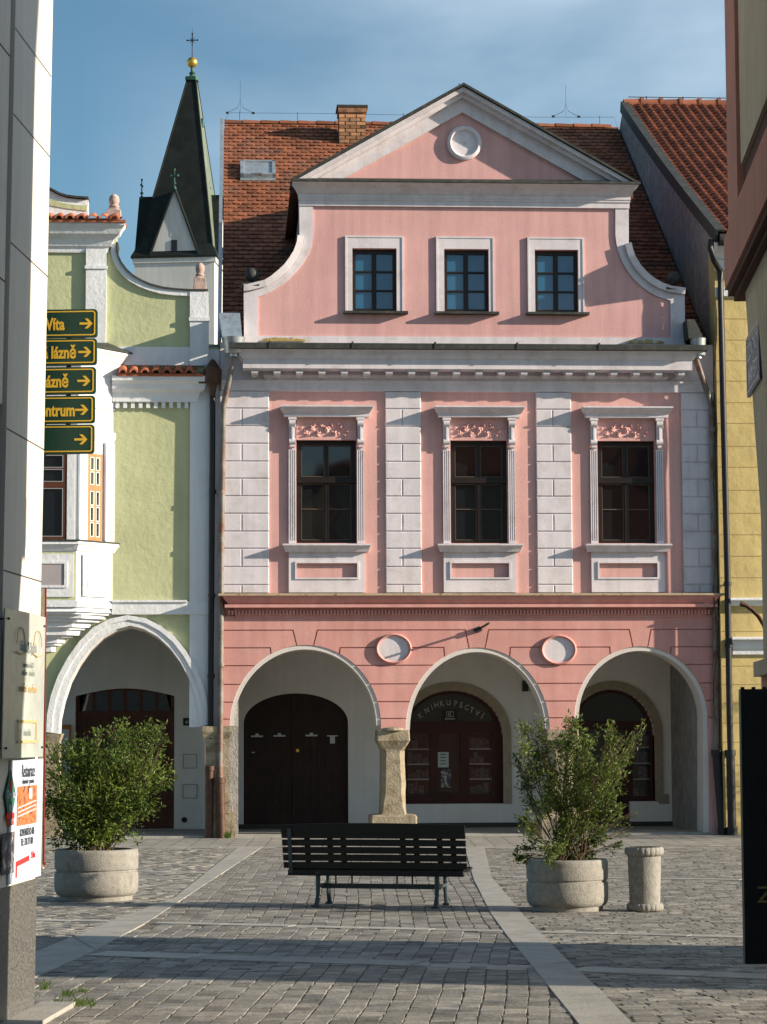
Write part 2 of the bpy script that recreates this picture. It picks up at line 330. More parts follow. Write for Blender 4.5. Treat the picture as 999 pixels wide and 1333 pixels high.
M['brown_d'] = mat('shaded_brown_render', (.09, .04, .03), bump=.2)  # red-brown darkened: the shadow below the bay lip is in the colour
M['plate'] = mat('street_plate_enamel', (.035, .04, .10), rough=.35, var=.2, col2=(.20, .07, .10), c2=(.5, .7), c2s=5, bump=0)
M['plate_t'] = mat('street_plate_letters', (.75, .75, .82), rough=.4, bump=0)
M['paper'] = mat('paper_notice', (.55, .60, .60), bump=0); M['letters'] = mat('shop_letters', (.50, .48, .42), rough=.5, bump=0)
M['book1'] = mat('book_covers', (.10, .11, .12), var=.9, vs=14, bump=0, col2=(.20, .07, .05), c2=(.5, .6), c2s=9)
M['shelf'] = mat('white_shelf', (.5, .5, .48), bump=0)
M['lichen'] = mat('yellow_lichen', (.40, .28, .09), var=.4, vs=12, bump=.5, col2=(.60, .50, .40), c2=(.5, .62), c2s=9)
M['house_off'] = mat('pale_ochre_render', (.42, .36, .26), var=.08, bump=.3)
cs = ((.145, .15, .15), (.27, .265, .245)); mo = (.085, .08, .065)
M['settB'] = setts('granite_setts_street', -math.radians(82.8), .25, .165, *cs, mo, moss=.8, mortar=.011)
M['settA'] = setts('granite_setts_square', -math.radians(90-3.3), .23, .147, (.155, .155, .145), (.28, .27, .245), mo, moss=.5, mortar=.010)
M['settC'] = setts('granite_setts_fine', math.radians(4), .21, .13, *cs, mo, moss=.3, mortar=.009)
M['flag'] = setts('granite_flags', math.radians(2), .9, .5, (.23, .225, .21), (.27, .262, .245), (.12, .115, .10), moss=.3, mortar=.008, bump=.3)
M['flagW'] = setts('pavement_slabs', -math.radians(90-3.0), 1.45, .30, (.24, .235, .215), (.29, .28, .255), (.09, .085, .07), moss=.4, mortar=.009, bump=.3)
# ================================================================== GROUND
def ground_sheet(name, pts, z, mt, kind='structure'):
    mb = MB(); mb.add([(x, y, z) for x, y in pts], [tuple(range(len(pts)))])
    o = mb.build(name, mt); o['kind'] = kind
    if o.data.polygons[0].normal.z < 0: o.data.flip_normals()
    return o
def gp(*px): return [tuple(G(a, b)[:2]) for a, b in px]

M['mortar'] = mat('sandy_joint', (.15, .14, .115), var=.35, vs=3, bump=.8, bs=50, dist=.01, col2=(.075, .10, .028), c2=(.54, .66), c2s=.9)
M['sett'] = mat('worn_granite_sett', (.238, .225, .20), rough=.72, var=.28, vs=9, tint=.38, bump=.8, bs=32, dist=.012, col2=(.13, .13, .125), c2=(.46, .66), c2s=2.2)
M['flagD'] = mat('smooth_granite_band', (.345, .335, .305), var=.15, vs=3, bump=.5, bs=34, rough=.7, col2=(.26, .25, .235), c2=(.48, .7), c2s=2.5)
ground_sheet('ground', [(-300, -300), (300, -300), (300, 500), (-300, 500)], -0.008, M['mortar'])
ground_sheet('ground_beyond', [(-300, 3.5), (300, 3.5), (300, 480), (-300, 480)], -0.004, M['settB'])
def inside(p, poly):
    c = False; n = len(poly); j = n-1
    for i in range(n):
        if (poly[i][1] > p[1]) != (poly[j][1] > p[1]) and p[0] < (poly[j][0]-poly[i][0])*(p[1]-poly[i][1])/(poly[j][1]-poly[i][1])+poly[i][0]: c = not c
        j = i
    return c
def sett_field(name, poly, ang, rw, lmin, lmax, gap=.011, zoff=0.0):
    rnd = random.Random(len(poly)*7+int(rw*1000)); d = Vector((math.cos(ang), math.sin(ang))); n = Vector((-d.y, d.x))
    us = [Vector(p).dot(d) for p in poly]; vs_ = [Vector(p).dot(n) for p in poly]
    mb = MB(); v = min(vs_)
    while v < max(vs_):
        w_ = rw*rnd.uniform(.9, 1.1); u = min(us)-rnd.random()*lmax
        while u < max(us):
            l_ = rnd.uniform(lmin, lmax)
            wob = .010*math.sin(u*1.1+v*.9)+.003*math.sin(u*3.1+v*2.3)
            cx = d*(u+l_/2)+n*(v+w_/2+wob)
            if inside(cx, poly):
                h = rnd.gauss(0, .0016)+zoff; tx_, ty_ = rnd.gauss(0, .009), rnd.gauss(0, .009)
                co = []
                for su, sv in ((0, 0), (1, 0), (1, 1), (0, 1)):
                    uu = u+(gap/2 if su == 0 else l_-gap/2)+rnd.gauss(0, .0045); vv = v+wob+(gap/2 if sv == 0 else w_-gap/2)+rnd.gauss(0, .0035); co.append((uu, vv))
                uc, vc = sum(c[0] for c in co)/4, sum(c[1] for c in co)/4; vs = []
                for (k, dz) in ((1.0, -.012), (.998, -.0025), (.965, 0.0)):
                    for uu, vv in co:
                        a, b = uc+(uu-uc)*k, vc+(vv-vc)*k; p = d*a+n*b
                        vs.append((p.x, p.y, dz+h+((a-uc)*tx_+(b-vc)*ty_ if dz > -.01 else 0)))
                p = d*uc+n*vc; vs.append((p.x, p.y, .0006+h))
                mb.add(vs, [(i, (i+1) % 4, 4+(i+1) % 4, 4+i) for i in range(4)] + [(4+i, 4+(i+1) % 4, 8+(i+1) % 4, 8+i) for i in range(4)] + [(8+i, 8+(i+1) % 4, 12) for i in range(4)], min(1, max(0, rnd.gauss(.5, .30))))
            u += l_
        v += w_
    o = mb.build(name, M['sett']); o['kind'] = 'structure'; return o
sett_field('paving_square', gp((340, 1102.8), (609, 1102.8), (668, 1213.5), (183, 1202.5)), math.radians(90-3.3), .135, .15, .25, gap=.009)
sett_field('paving_street', gp((200, 1203.5), (668, 1214.5), (785, 1372), (-90, 1372), (-90, 1322), (50, 1271), (117, 1241)), math.radians(82.8), .15, .17, .30, gap=.010)
sett_field('paving_left', gp((313, 1102.8), (227, 1169), (146, 1199), (50, 1238), (-90, 1276), (-260, 1102.8)), math.radians(82.8-32), .13, .15, .25, gap=.009)
sett_field('paving_right', gp((630, 1102.8), (640, 1141.5), (703, 1214), (760, 1269), (860, 1372), (1200, 1372), (1420, 1102.8)), math.radians(5), .115, .13, .22, gap=.009)
def plate(name, pts, z, mt):
    if sum(pts[i][0]*pts[(i+1) % len(pts)][1]-pts[(i+1) % len(pts)][0]*pts[i][1] for i in range(len(pts))) < 0: pts = pts[::-1]
    mb = MB(); n = len(pts); flat = [(x, y) for x, y in pts]; tri = tessellate_polygon([[Vector((x, y, 0)) for x, y in pts]])
    mb.add([(x, y, z) for x, y in flat]+[(x, y, -.03) for x, y in flat], [t if (flat[t[1]][0]-flat[t[0]][0])*(flat[t[2]][1]-flat[t[0]][1])-(flat[t[2]][0]-flat[t[0]][0])*(flat[t[1]][1]-flat[t[0]][1]) > 0 else t[::-1] for t in tri]+[(n+i, n+(i+1) % n, (i+1) % n, i) for i in range(n)])
    o = mb.build(name, mt); o['kind'] = 'structure'; return o
plate('pavement', [(-14, -4.2), (16, -4.2), (16, 3.4), (-14, 3.4)], .0, M['flagW'])
def strip(name, a, b, wdt, z, mt=None, seg=.8):
    A = G(*a).to_2d(); B = G(*b).to_2d(); d = (B-A); ln = d.length; d.normalize(); n = Vector((-d.y, d.x))*wdt/2; k = max(1, int(ln/seg)); mb = MB(); rnd = random.Random(int(ln*100))
    for i in range(k):
        p, q = A+d*(ln*i/k+.005), A+d*(ln*(i+1)/k-.005); zz_ = z+rnd.gauss(0, .0015)
        mb.add([(*(p-n), zz_), (*(q-n), zz_), (*(q+n), zz_), (*(p+n), zz_), (*(p-n), -.03), (*(q-n), -.03), (*(q+n), -.03), (*(p+n), -.03)], [(0, 1, 2, 3), (4, 5, 1, 0), (5, 6, 2, 1), (6, 7, 3, 2), (7, 4, 0, 3)], rnd.random())
    o = mb.build(name, mt or M['flagT']); o['kind'] = 'structure'
M['flagT'] = mat('granite_kerb_slab', (.35, .34, .31), var=.18, vs=3, bump=.5, bs=34, rough=.7, tint=.15)
strip('path_strip', (-40, 1103.2), (1100, 1103.2), .24, .004)
strip('path_strip', (160, 1133.5), (276, 1136.5), .20, .005, seg=.6); strip('path_strip', (642, 1141), (1100, 1147.5), .20, .005, seg=.6)
strip('path_strip', (20, 1197), (172, 1200), .20, .005, seg=.6); strip('path_strip', (205, 1201.5), (658, 1212), .20, .005, seg=.6); strip('path_strip', (705, 1213.5), (1100, 1223), .20, .005, seg=.6)
strip('path_strip', (125, 1241.5), (690, 1260), .40, .005); strip('path_strip', (750, 1262), (1100, 1276), .36, .005)
plate('path', gp((311, 1102.5), (342, 1102.5), (262, 1155), (195, 1199), (117, 1241), (50, 1271), (-90, 1322), (-90, 1276), (50, 1238), (107, 1215), (146, 1199), (227, 1169)), .006, M['flagD'])
plate('path', gp((605, 1102.5), (631, 1102.5), (640, 1141.5), (687, 1198), (737, 1248.6), (784, 1291.7), (860, 1372), (785, 1372), (694, 1259), (661, 1219), (639, 1189), (617, 1145)), .006, M['flagD'])
mb = MB()
for (l, r) in (((617, 1145), (641, 1142.5)), ((639, 1189), (676, 1186)), ((661, 1219), (703, 1214)), ((694, 1259), (742, 1254)), ((729, 1303), (797, 1303)), ((227, 1169), (250, 1163)), ((146, 1199), (195, 1199)), ((95, 1220), (125, 1238))):
    A = G(*l); B = G(*r); d = (B-A).to_2d().normalized(); n = Vector((-d.y, d.x))*.003
    mb.add([(A.x-n.x, A.y-n.y, .012), (B.x-n.x, B.y-n.y, .012), (B.x+n.x, B.y+n.y, .012), (A.x+n.x, A.y+n.y, .012)], [(0, 1, 2, 3)])
o = mb.build('path_joints', M['seam']); o['kind'] = 'structure'
mb = MB(); mb.box(-3.4, 8.9, -.02, 3.1, -.05, .035); o = mb.build('pavement_arcade', M['flagD']); o['kind'] = 'structure'

# ================================================================== PINK TOWNHOUSE
XR = PX(931, 640)
house = empty('townhouse', (0, 0, 0), 'pink plastered townhouse with scrolled gable, white pilasters and three arcade arches', 'house')
z_spring = PZ(330, 945); z_low = PZ(330, 803); z_str = PZ(330, 771.5); z_top = PZ(330, 509.7); z_eave = PZ(330, 446)
z2 = PZ(600, 950); z3 = PZ(800, 935)
arches = []
for l, r, ct, zs in ((299, 496, 839.6, z_spring), (528, 715.5, 843, z2), (748, 921.5, 841.5, z3)):
    xl = PX(l, 945); xr = PX(r, 945); arches.append(((xl+xr)/2, zs, (xr-xl)/2, PZ((l+r)/2, ct)-zs))
def ax(i, z, side):
    xc, zs, rx, rz = arches[i]
    if z <= zs: return xc+side*rx
    t = min(1, (z-zs)/rz); return xc+side*rx*math.sqrt(max(0, 1-t*t))
# ground-floor wall
pts = [(-.02, z_spring)]
for i, (xc, zs, rx, rz) in enumerate(arches):
    pts += arc(xc, zs, rx, rz, 30)
pts += [(arches[2][0]+arches[2][2], 0), (XR, 0), (XR, z_str), (-.02, z_str)]
MB().slab(pts, 0, .55).build('ground_floor_wall', M['pink_low'], house)
# archivolts / soffits in white
for i, (xc, zs, rx, rz) in enumerate(arches):
    t = .075; lo = [0, 0, 0][i]
    o_ = arc(xc, zs, rx-.001, rz-.001, 30); i_ = arc(xc, zs, rx-t, rz-t, 30, 0, PI)
    if i == 2: o_ = o_ + [(xc+rx-.001, 0)]; i_ = [(xc+rx-t-.03, 0)] + i_
    MB().slab(o_ + i_, -.012, .56).build('arch_soffit', M['arch_w'], house)
# rustication
gz = [PZ(330, y) for y in (820.5, 843.4, 866.6, 890.9, 914, 936)]
g = .010; RB = -.030
rb = MB()
def arcseg(i, x0, x1, n=8):
    xc, zs, rx, rz = arches[i]
    return [(x, zs+rz*math.sqrt(max(0, 1-((x-xc)/rx)**2))) for x in [x0+(x1-x0)*k/n for k in range(n+1)]]
key = []
for i in range(3):
    xc = arches[i][0]; s = arches[i][2]/arches[0][2]
    key.append((xc-.19*s-.02, xc-.145*s, xc-.60*s, xc-.585*s, xc+.145*s, xc+.19*s+.02, xc+.585*s, xc+.60*s))
# top band with keystones
top = [(0, z_low+.02), (0, gz[0]+g)]
for i in range(3):
    k = key[i]; top += [(k[0]+g, gz[0]+g)] + arcseg(i, k[1]+g, k[4]-g) + [(k[5]-g, gz[0]+g)]
top += [(XR, gz[0]+g), (XR, z_low+.02)]
rb.slab(top[::-1], RB, .02)
ends = [(None, 0), (0, 1), (1, 2), (2, None)]
for li, ri in ends:
    # voussoir course
    L_ = [(0, gz[0]-g), (0, gz[1]+g)] if li is None else [(key[li][5]+g, gz[0]-g)] + arcseg(li, key[li][4]+g, key[li][6]-g, 6) + [(key[li][7]-g, gz[1]+g)]
    R_ = [(XR, gz[1]+g), (XR, gz[0]-g)] if ri is None else [(key[ri][2]+g, gz[1]+g)] + arcseg(ri, key[ri][3]+g, key[ri][1]-g, 6) + [(key[ri][0]-g, gz[0]-g)]
    rb.slab((L_+R_), RB, .02)
    for c in range(1, 6):
        zt = gz[c]-g; zb = (gz[c+1]+g) if c < 5 else (z_spring if li is None else min(z2, z_spring)+.0)
        if zt - zb < .03: continue
        n = 5; zsl = [zt-(zt-zb)*k/n for k in range(n+1)]
        if c == 1:
            L2 = [(0, zt), (0, zb)] if li is None else [(key[li][7]+g, zt), (key[li][7]-.0, arcseg(li, key[li][7], key[li][7]+.001, 1)[0][1])] + [(ax(li, z, 1), z) for z in zsl[1:] if z < arcseg(li, key[li][7], key[li][7]+.01, 1)[0][1]]
            R2 = [(XR, zt), (XR, zb)] if ri is None else [(key[ri][2]-g, zt), (key[ri][2], arcseg(ri, key[ri][2], key[ri][2]+.001, 1)[0][1])] + [(ax(ri, z, -1), z) for z in zsl[1:] if z < arcseg(ri, key[ri][2], key[ri][2]+.01, 1)[0][1]]
        else:
            L2 = [(0, zt), (0, zb)] if li is None else [(ax(li, z, 1), z) for z in zsl]
            R2 = [(XR, zt), (XR, zb)] if ri is None else [(ax(ri, z, -1), z) for z in zsl]
        rb.slab(L2 + R2[::-1], RB, .02)
rb.build('rusticated_blocks', M['pink_low'], house)
# right pier foot, paler
MB().box(arches[2][0]+arches[2][2]+.0, XR-.0, -.037, .02, 0, PZ(925, 936)).build('pier_foot', M['pink_up'], house)
# oval medallions
for cx, cy in ((512.5, 844.5), (727, 846)):
    x, z = P(cx, cy); rx, rz = 23.5/75.4, 19.8/75.4
    o_ = [(x+rx*math.cos(2*PI*k/40), z+rz*math.sin(2*PI*k/40)) for k in range(40)]
    def rs(f): return [(x+(rx-f)*math.cos(2*PI*k/40), z+(rz-f)*math.sin(2*PI*k/40)) for k in range(40)]
    rg = MB(); n = 40
    lays = [(rs(0), -.02), (rs(.0), -.07), (rs(.022), -.095), (rs(.045), -.07), (rs(.055), -.04)]
    vs = [(a, yy, b) for pl, yy in lays for a, b in pl]; fs = [(i*n+j, i*n+(j+1) % n, (i+1)*n+(j+1) % n, (i+1)*n+j) for i in range(4) for j in range(n)]
    rg.add(vs, fs); f = rg.build('oval_medallion', M['pink_low'], house, smooth=True, ang=60)
    MB().slab(rs(.05), -.045, 0).build('medallion_panel', M['white'], f)
# string course
zz = lambda y: PZ(600, y, -.25)
sc_ = [(0, zz(771)), (.32, zz(772.6)), (.33, zz(775.3)), (.27, zz(775.8)), (.25, zz(779)), (.20, zz(783)), (.17, zz(786)), (.235, zz(786.6)), (.235, zz(790.3)), (.07, zz(790.6)), (.07, zz(799)), (.05, zz(800)), (.05, zz(803)), (0, zz(804))]
mb = MB(); mb.cornice(.30, XR-.33+.06, 0, sc_[2:], left=True); mb.build('string_course', M['pink_low'], house)
mb = MB(); mb.cornice(.28, XR-.31+.06, 0, sc_[:3]); mb.build('ledge_flashing', M['metal_y'], house)
mb = MB(); x = .12
while x < XR-.15: mb.box(x, x+.033, -.115, -.05, zz(799.5), zz(793.5)); x += .0585
mb.build('dentil_course', M['pink_low'], house)

# ---------------- first floor
wins = [(425.3, 386.2, 464.2), (624, 587, 661), (816, 778.6, 853.4)]
WZ0 = PZ(425, 707); WZ1 = PZ(425, 572.5)
holes = []
for c, l, r in wins:
    a, b = PX(l, 640), PX(r, 640); holes.append([(a, WZ0), (b, WZ0), (b, WZ1), (a, WZ1)])
MB().slab([(-.02, z_str), (XR, z_str), (XR, z_eave), (-.02, z_eave)], 0, .5, holes).build('upper_wall', M['pink'], house)
cj = [PZ(330, y) for y in (509.7, 532, 554.9, 577.7, 600.8, 623.2, 646, 668.8, 691.9, 714.3, 738.2, 761.6, 772)]
for l, r in ((PX(286, 640), PX(350.5, 640)), (PX(502, 640), PX(548.5, 640)), (PX(698.5, 640), PX(744.5, 640)), (PX(888, 640), XR)):
    MB().box(l, r, -.026, 0.01, z_str, z_top).build('pilaster', M['white'], house)
    o = None; mb = MB(); gg = .008
    for k in range(12):
        zt, zb = cj[k]-gg*(k > 0), cj[k+1]+gg
        if k == 11: zb = cj[12]
        if k % 2 == 1:
            xm = l+(r-l)*(.45 if r-l > .7 else .47)
            mb.bevbox(l+.002, xm-gg, -.046, -.015, zb, zt, .010); mb.bevbox(xm+gg, r-.004, -.046, -.015, zb, zt, .010)
        else: mb.bevbox(l+.002, r-.004, -.046, -.015, zb, zt, .010)
    mb.build('pilaster_blocks', M['white'], house)
zy = lambda y, Y=-.2: PZ(425, y, Y)
for wi, (c, l, r) in enumerate(wins):
    X0, X1 = PX(l, 640), PX(r, 640); pw = .135
    # fluted side strips
    for s, a, b in ((-1, X0-pw, X0-.01), (1, X1+.01, X1+pw)):
        mb = MB(); zt = zy(584, -.06); zb = zy(707.5, -.05); wd = b-a
        mb.box(a, b, -.05, 0, zb, zb+.05); mb.box(a, b, -.05, 0, zt-.03, zt)
        for k in range(4): mb.box(a+wd*(k*.28), a+wd*(k*.28+.16), -.05, -.0, zb+.05, zt-.03)
        mb.box(a, b, -.025, 0.0, zb+.05, zt-.03)
        st = mb.build('window_surround', M['white'], house)
        # console bracket with scrolls
        mb = MB(); z1 = zy(543, -.1); zc = zy(584, -.1); xm = (a+b)/2; h = wd*.44
        def drum(zc_, rr, y0): mb.tube([(xm-h, y0, zc_), (xm+h, y0, zc_)], rr, 12)
        mb.box(a-.01, b+.01, -.16, 0, z1-.05, z1+.01)
        drum(z1-.10, .065, -.10); mb.box(xm-h*.9, xm+h*.9, -.10, 0, zc+.12, z1-.08); mb.box(xm-.012, xm+.012, -.125, 0, zc+.14, z1-.12)
        drum(zc+.13, .055, -.075); mb.tube([(xm-h*.6, -.055, zc+.05), (xm+h*.6, -.055, zc+.05)], .04, 10); mb.tube([(xm, -.05, zc+.03), (xm, -.03, zc-.03)], .03, 8, r2=.008)
        for k in range(5):
            mb.tube([(xm-h*.8+k*h*.4, -.13-.02*(k % 2), z1-.13+.03*(k % 2)), (xm-h*.8+k*h*.4, -.09, z1-.17)], .018, 6)
        mb.build('console_bracket', M['white'], house, smooth=True)
    # carved frieze
    zf0, zf1 = zy(572.5, -.05), zy(543, -.05)
    MB().box(X0, X1, -.03, .02, zf0, zf1).build('frieze_panel', M['pink'], house)
    nx, nzv = 110, 34; vs = []; fs = []; zo0, zo1 = zy(571, -.05), zy(547.5, -.05)
    for j in range(nzv+1):
        for i in range(nx+1):
            u = i/nx*2-1; v = j/nzv*2-1
            env = max(0, 1-abs(u)**6)*max(0, 1-abs(v)**4)
            au = abs(u)
            sp = 0
            for cu, cv, rr in ((.0, .1, .5), (.3, -.35, .42), (.52, .25, .45), (.76, -.2, .4), (.18, .55, .3), (.42, .62, .25), (.66, -.62, .25), (.9, .2, .25)):
                dx = (au-cu)*3.6; dz = (v-cv)*1.15; dd = math.hypot(dx, dz)/rr; an = math.atan2(dz, dx)
                if dd < 1.25: sp = max(sp, (1.25-dd)*(.55+.45*math.cos(an*3+dd*6)) + (.5 if dd < .35 else 0))
            sp += .35*noise.noise(Vector((u*14+wi*7, v*5, 1.3)))
            d = max(0, min(1, sp))*env
            vs.append((X0+.03+(X1-X0-.06)*i/nx, -.028-.062*d, zo0+(zo1-zo0)*j/nzv))
    for j in range(nzv):
        for i in range(nx): a = j*(nx+1)+i; fs.append((a, a+1, a+nx+2, a+nx+1))
    MB().add(vs, fs).build('carved_ornament', M['pink'], house, smooth=True, ang=70)
    # hood
    hl, hr = X0-.135, X1+.135
    pr = [(0, zy(527, -.29)), (.30, zy(527.4, -.29)), (.30, zy(529.3, -.29)), (.28, zy(530, -.29)), (.25, zy(533, -.25)), (.20, zy(536.5, -.2)), (.17, zy(538, -.17)), (.17, zy(542, -.17)), (0, zy(542.2, -.17))]
    MB().cornice(hl, hr, 0, pr, side=.5).build('window_hood', M['white'], house)
    # sill
    pr = [(0, zy(707.6, -.2)), (.24, zy(707.9, -.2)), (.24, zy(710, -.2)), (.20, zy(711, -.2)), (.16, zy(715, -.15)), (.14, zy(718, -.15)), (0, zy(718.2, -.1))]
    MB().cornice(hl-.0, hr+.0, 0, pr, side=.45).build('window_sill', M['white'], house)
    # apron
    za0, za1 = z_str, zy(718, -.05); il, ir, iz0, iz1 = X0-.03, X1+.035, zy(754, -.05), zy(731, -.05)
    MB().slab([(hl, za0), (hr, za0), (hr, za1), (hl, za1)], -.055, 0, [[(il, iz0), (ir, iz0), (ir, iz1), (il, iz1)]]).build('apron_frame', M['white'], house)
    mb = MB(); mb.slab([(il-.0, iz0), (ir, iz0), (ir, iz1), (il, iz1)], -.075, -.05, [[(il+.03, iz0+.03), (ir-.03, iz0+.03), (ir-.03, iz1-.03), (il+.03, iz1-.03)]]); mb.build('apron_moulding', M['white'], house)
    # casement window : frame with panes
    Y = .11; ft = .085; xm = (X0+X1)/2; zt0, zt1 = PZ(425, 629.6, Y), PZ(425, 620.7, Y)
    mb = MB()
    fl = [[(X0+ft, WZ0+ft*.7), (xm-.035, WZ0+ft*.7), (xm-.035, zt0), (X0+ft, zt0)], [(xm+.035, WZ0+ft*.7), (X1-ft, WZ0+ft*.7), (X1-ft, zt0), (xm+.035, zt0)],
          [(X0+ft, zt1), (xm-.035, zt1), (xm-.035, WZ1-ft), (X0+ft, WZ1-ft)], [(xm+.035, zt1), (X1-ft, zt1), (X1-ft, WZ1-ft), (xm+.035, WZ1-ft)]]
    mb.slab([(X0, WZ0), (X1, WZ0), (X1, WZ1), (X0, WZ1)], Y, Y+.08, fl)
    mb.box(X0-.01+.03, X1-.02, Y-.05, Y, zt0+.01, zt1-.01); mb.box(xm-.02, xm+.02, Y-.02, Y, WZ0+.03, zt0)
    fr = mb.build('window', M['frame_dk'], house)
    mb = MB()
    for q in fl:
        (a, z0_), (b, _), (_, z1_), _ = q
        mb.slab([(a, z0_), (b, z0_), (b, z1_), (a, z1_)], Y+.012, Y+.05, [[(a+.013, z0_+.013), (b-.013, z0_+.013), (b-.013, z1_-.013), (a+.013, z1_-.013)]])
        if z1_ < zt0+.01: zm = (z0_+z1_)/2+.05; mb.box(a+.01, b-.01, Y+.018, Y+.04, zm-.008, zm+.008)
    mb.build('glazing_bead', M['frame_pane'], fr)
    for q in fl:
        (a, z0_), (b, _), (_, z1_), _ = q
        gm = MB(); gm.box(a, b, Y+.045, Y+.07, z0_, z1_); gm.build('pane', M['glass'], fr)
# architrave, frieze and main cornice
ze = lambda y, Y=-.3: PZ(600, y+0.9, Y)
mb = MB(); mb.cornice(-.0, XR, 0, [(0, ze(494.5, -.05)), (.075, ze(494.7, -.05)), (.075, ze(497, -.05)), (.05, ze(498, -.05)), (.05, ze(508.6, -.05)), (0, ze(509.4, -.05))], left=False, right=False); mb.build('architrave', M['white'], house)
MB().box(-.02, XR, -.02, .01, ze(494.5, 0), z_eave).build('entablature_frieze', M['white'], house)
CL = PX(318, 470, -.45)+.42; CR = PX(900, 470, -.45)-.42
pr = [(.56, ze(451.5, -.55)), (.56, ze(455, -.55)), (.53, ze(456.5, -.5)), (.50, ze(462, -.5)), (.47, ze(465, -.5)), (.455, ze(468.5)), (.44, ze(469)), (.44, ze(479.5, -.44)), (.06, ze(481)), (.09, ze(486)), (.06, ze(490)), (.04, ze(494.5))]
MB().cornice(CL, CR, 0, pr).build('main_cornice', M['white'], house)
for k in range(20):
    x = PX(331.8+29.17*k, 485, -.3); mb = MB()
    zt, zb = ze(480.8, -.3), ze(489.8, -.3); h = .058
    mb.box(x-h-.012, x+h+.012, -.40, -.05, zt-.025, zt+.01)
    mb.tube([(x-h, -.35, zt-.062), (x+h, -.35, zt-.062)], .042, 10); mb.box(x-h, x+h, -.35, -.06, zt-.09, zt-.02)
    mb.tube([(x-h*.8, -.14, zb+.035), (x+h*.8, -.14, zb+.035)], .035, 8)
    mb.build('modillion', M['white'], house, smooth=True)
zg = ze(447, -.6)
mb = MB(); mb.cornice(CL-.02, CR+.02, 0, [(.0, zg+.05), (.56, zg+.01), (.66, zg), (.66, zg-.095), (.55, zg-.10)])
x = CL
while x < CR: mb.box(x, x+.03, -.672, -.5, zg-.1, zg+.025); x += 1.42
mb.build('gutter', M['lead'], house)

# ---------------- gable
gz0 = PZ(330, 446)
L_out = [P(*q) for q in ((318, 446), (317.5, 374), (322.6, 374), (345.3, 368.5), (355, 362.5), (364.6, 354.5), (372, 347.5), (378.6, 338.8), (385, 328.5), (389, 317), (390.2, 308), (389.5, 248))]
L_in = [P(*q) for q in ((336, 437.6), (336, 387), (347, 383), (357.6, 377), (368.5, 370), (378.6, 361), (389, 350), (396, 340.5), (402, 330), (406, 319.5), (407.6, 307), (407.6, 268.4))]
R_out = [P(*q) for q in ((818.4, 252), (818.4, 317.6), (820.5, 327), (823.6, 335.6), (831, 348), (839.6, 357.6), (849, 365.5), (859.6, 371.5), (872, 376), (887.5, 378.3), (891, 378.5), (892, 450))]
R_in = [P(*q) for q in ((801, 272), (801, 306), (802.5, 318), (805.7, 329.6), (810, 341), (815.6, 351.6), (825, 363.5), (835.6, 373.5), (845, 380.5), (855.6, 386.3), (872.8, 391.5), (872.8, 440))]
gw = []
for c, l, r, sl_, sr in ((487.5, 459, 516.5, 449.5, 525.5), (605.5, 578.5, 636.5, 568, 643.5), (724.5, 696.5, 753, 687, 760.5)):
    gw.append((PX(l, 365), PX(r, 365), PX(sl_, 365), PX(sr, 365)))
gwz0, gwz1 = PZ(487, 406), PZ(487, 323.5); gsz1 = PZ(487, 307.5)
zc1 = PZ(600, 234); apx = PX(603.5, 109); apz = PZ(603.5, 109.5)
hol = [[(a, gwz0), (b, gwz0), (b, gwz1), (a, gwz1)] for a, b, _, _ in gw]
gable_out = L_out + R_out
body = [L_out[0]] + L_out[1:] + [P(389.5, 240)] + [(apx, apz-.12)] + [P(818.4, 244)] + R_out
MB().slab(body[::-1], .0, .45, hol).build('gable', M['pink_up'], house)
# white border band
brd = L_out + R_out
inn = L_in + R_in
MB().slab((brd)[::-1], -.035, .02, [inn[::-1]]).build('gable_border', M['white'], house)
# raised outer rim of the scrolls with sheet metal
for nm, pl, sgn in (('scroll_rim', L_out[1:11], -1), ('scroll_rim', R_out[1:11], 1)):
    vs = []; fs = []; n = len(pl)
    for k, (a, b) in enumerate(pl):
        a0, b0 = pl[max(k-1, 0)]; a1, b1 = pl[min(k+1, n-1)]; t = Vector((a1-a0, b1-b0)).normalized(); nn = Vector((-t.y, t.x))
        if nn.y < 0 or (abs(nn.y) < .05 and nn.x*sgn < 0): nn = -nn
        i0 = Vector((a, b))-nn*.075; i1 = Vector((a, b))+nn*.035
        vs += [(i0.x, -.052, i0.y), (i0.x, -.105, i0.y), (i1.x, -.13, i1.y), (i1.x, .5, i1.y)]
    for k in range(n-1):
        for j in range(3): fs.append((k*4+j, k*4+j+1, (k+1)*4+j+1, (k+1)*4+j) if sgn < 0 else (k*4+j+1, k*4+j, (k+1)*4+j, (k+1)*4+j+1))
    fs.append((0, 1, 2, 3)); fs.append(tuple((n-1)*4+j for j in (3, 2, 1, 0)))
    MB().add(vs, fs).build(nm, M['white'], house)
for (cx, cy) in ((328, 354), (878.5, 359)):
    x, z = P(cx, cy+2); s = 1 if cx > 500 else -1
    MB().box(x-.17, x+.2 if s > 0 else x+.13, -.12, .42, z-.235, z-.185).build('pedestal_cap', M['lead'], house)
    mb = MB(); mb.lathe([(.05, -.19), (.06, -.16), (.03, -.13)] + [(.125*math.sin(PI-a), .125*math.cos(PI-a)) for a in [PI*k/12 for k in range(1, 12)]] + [(.01, .126)], x, .12, 20, cz=z)
    mb.build('ball_finial', M['lead'], house, smooth=True)
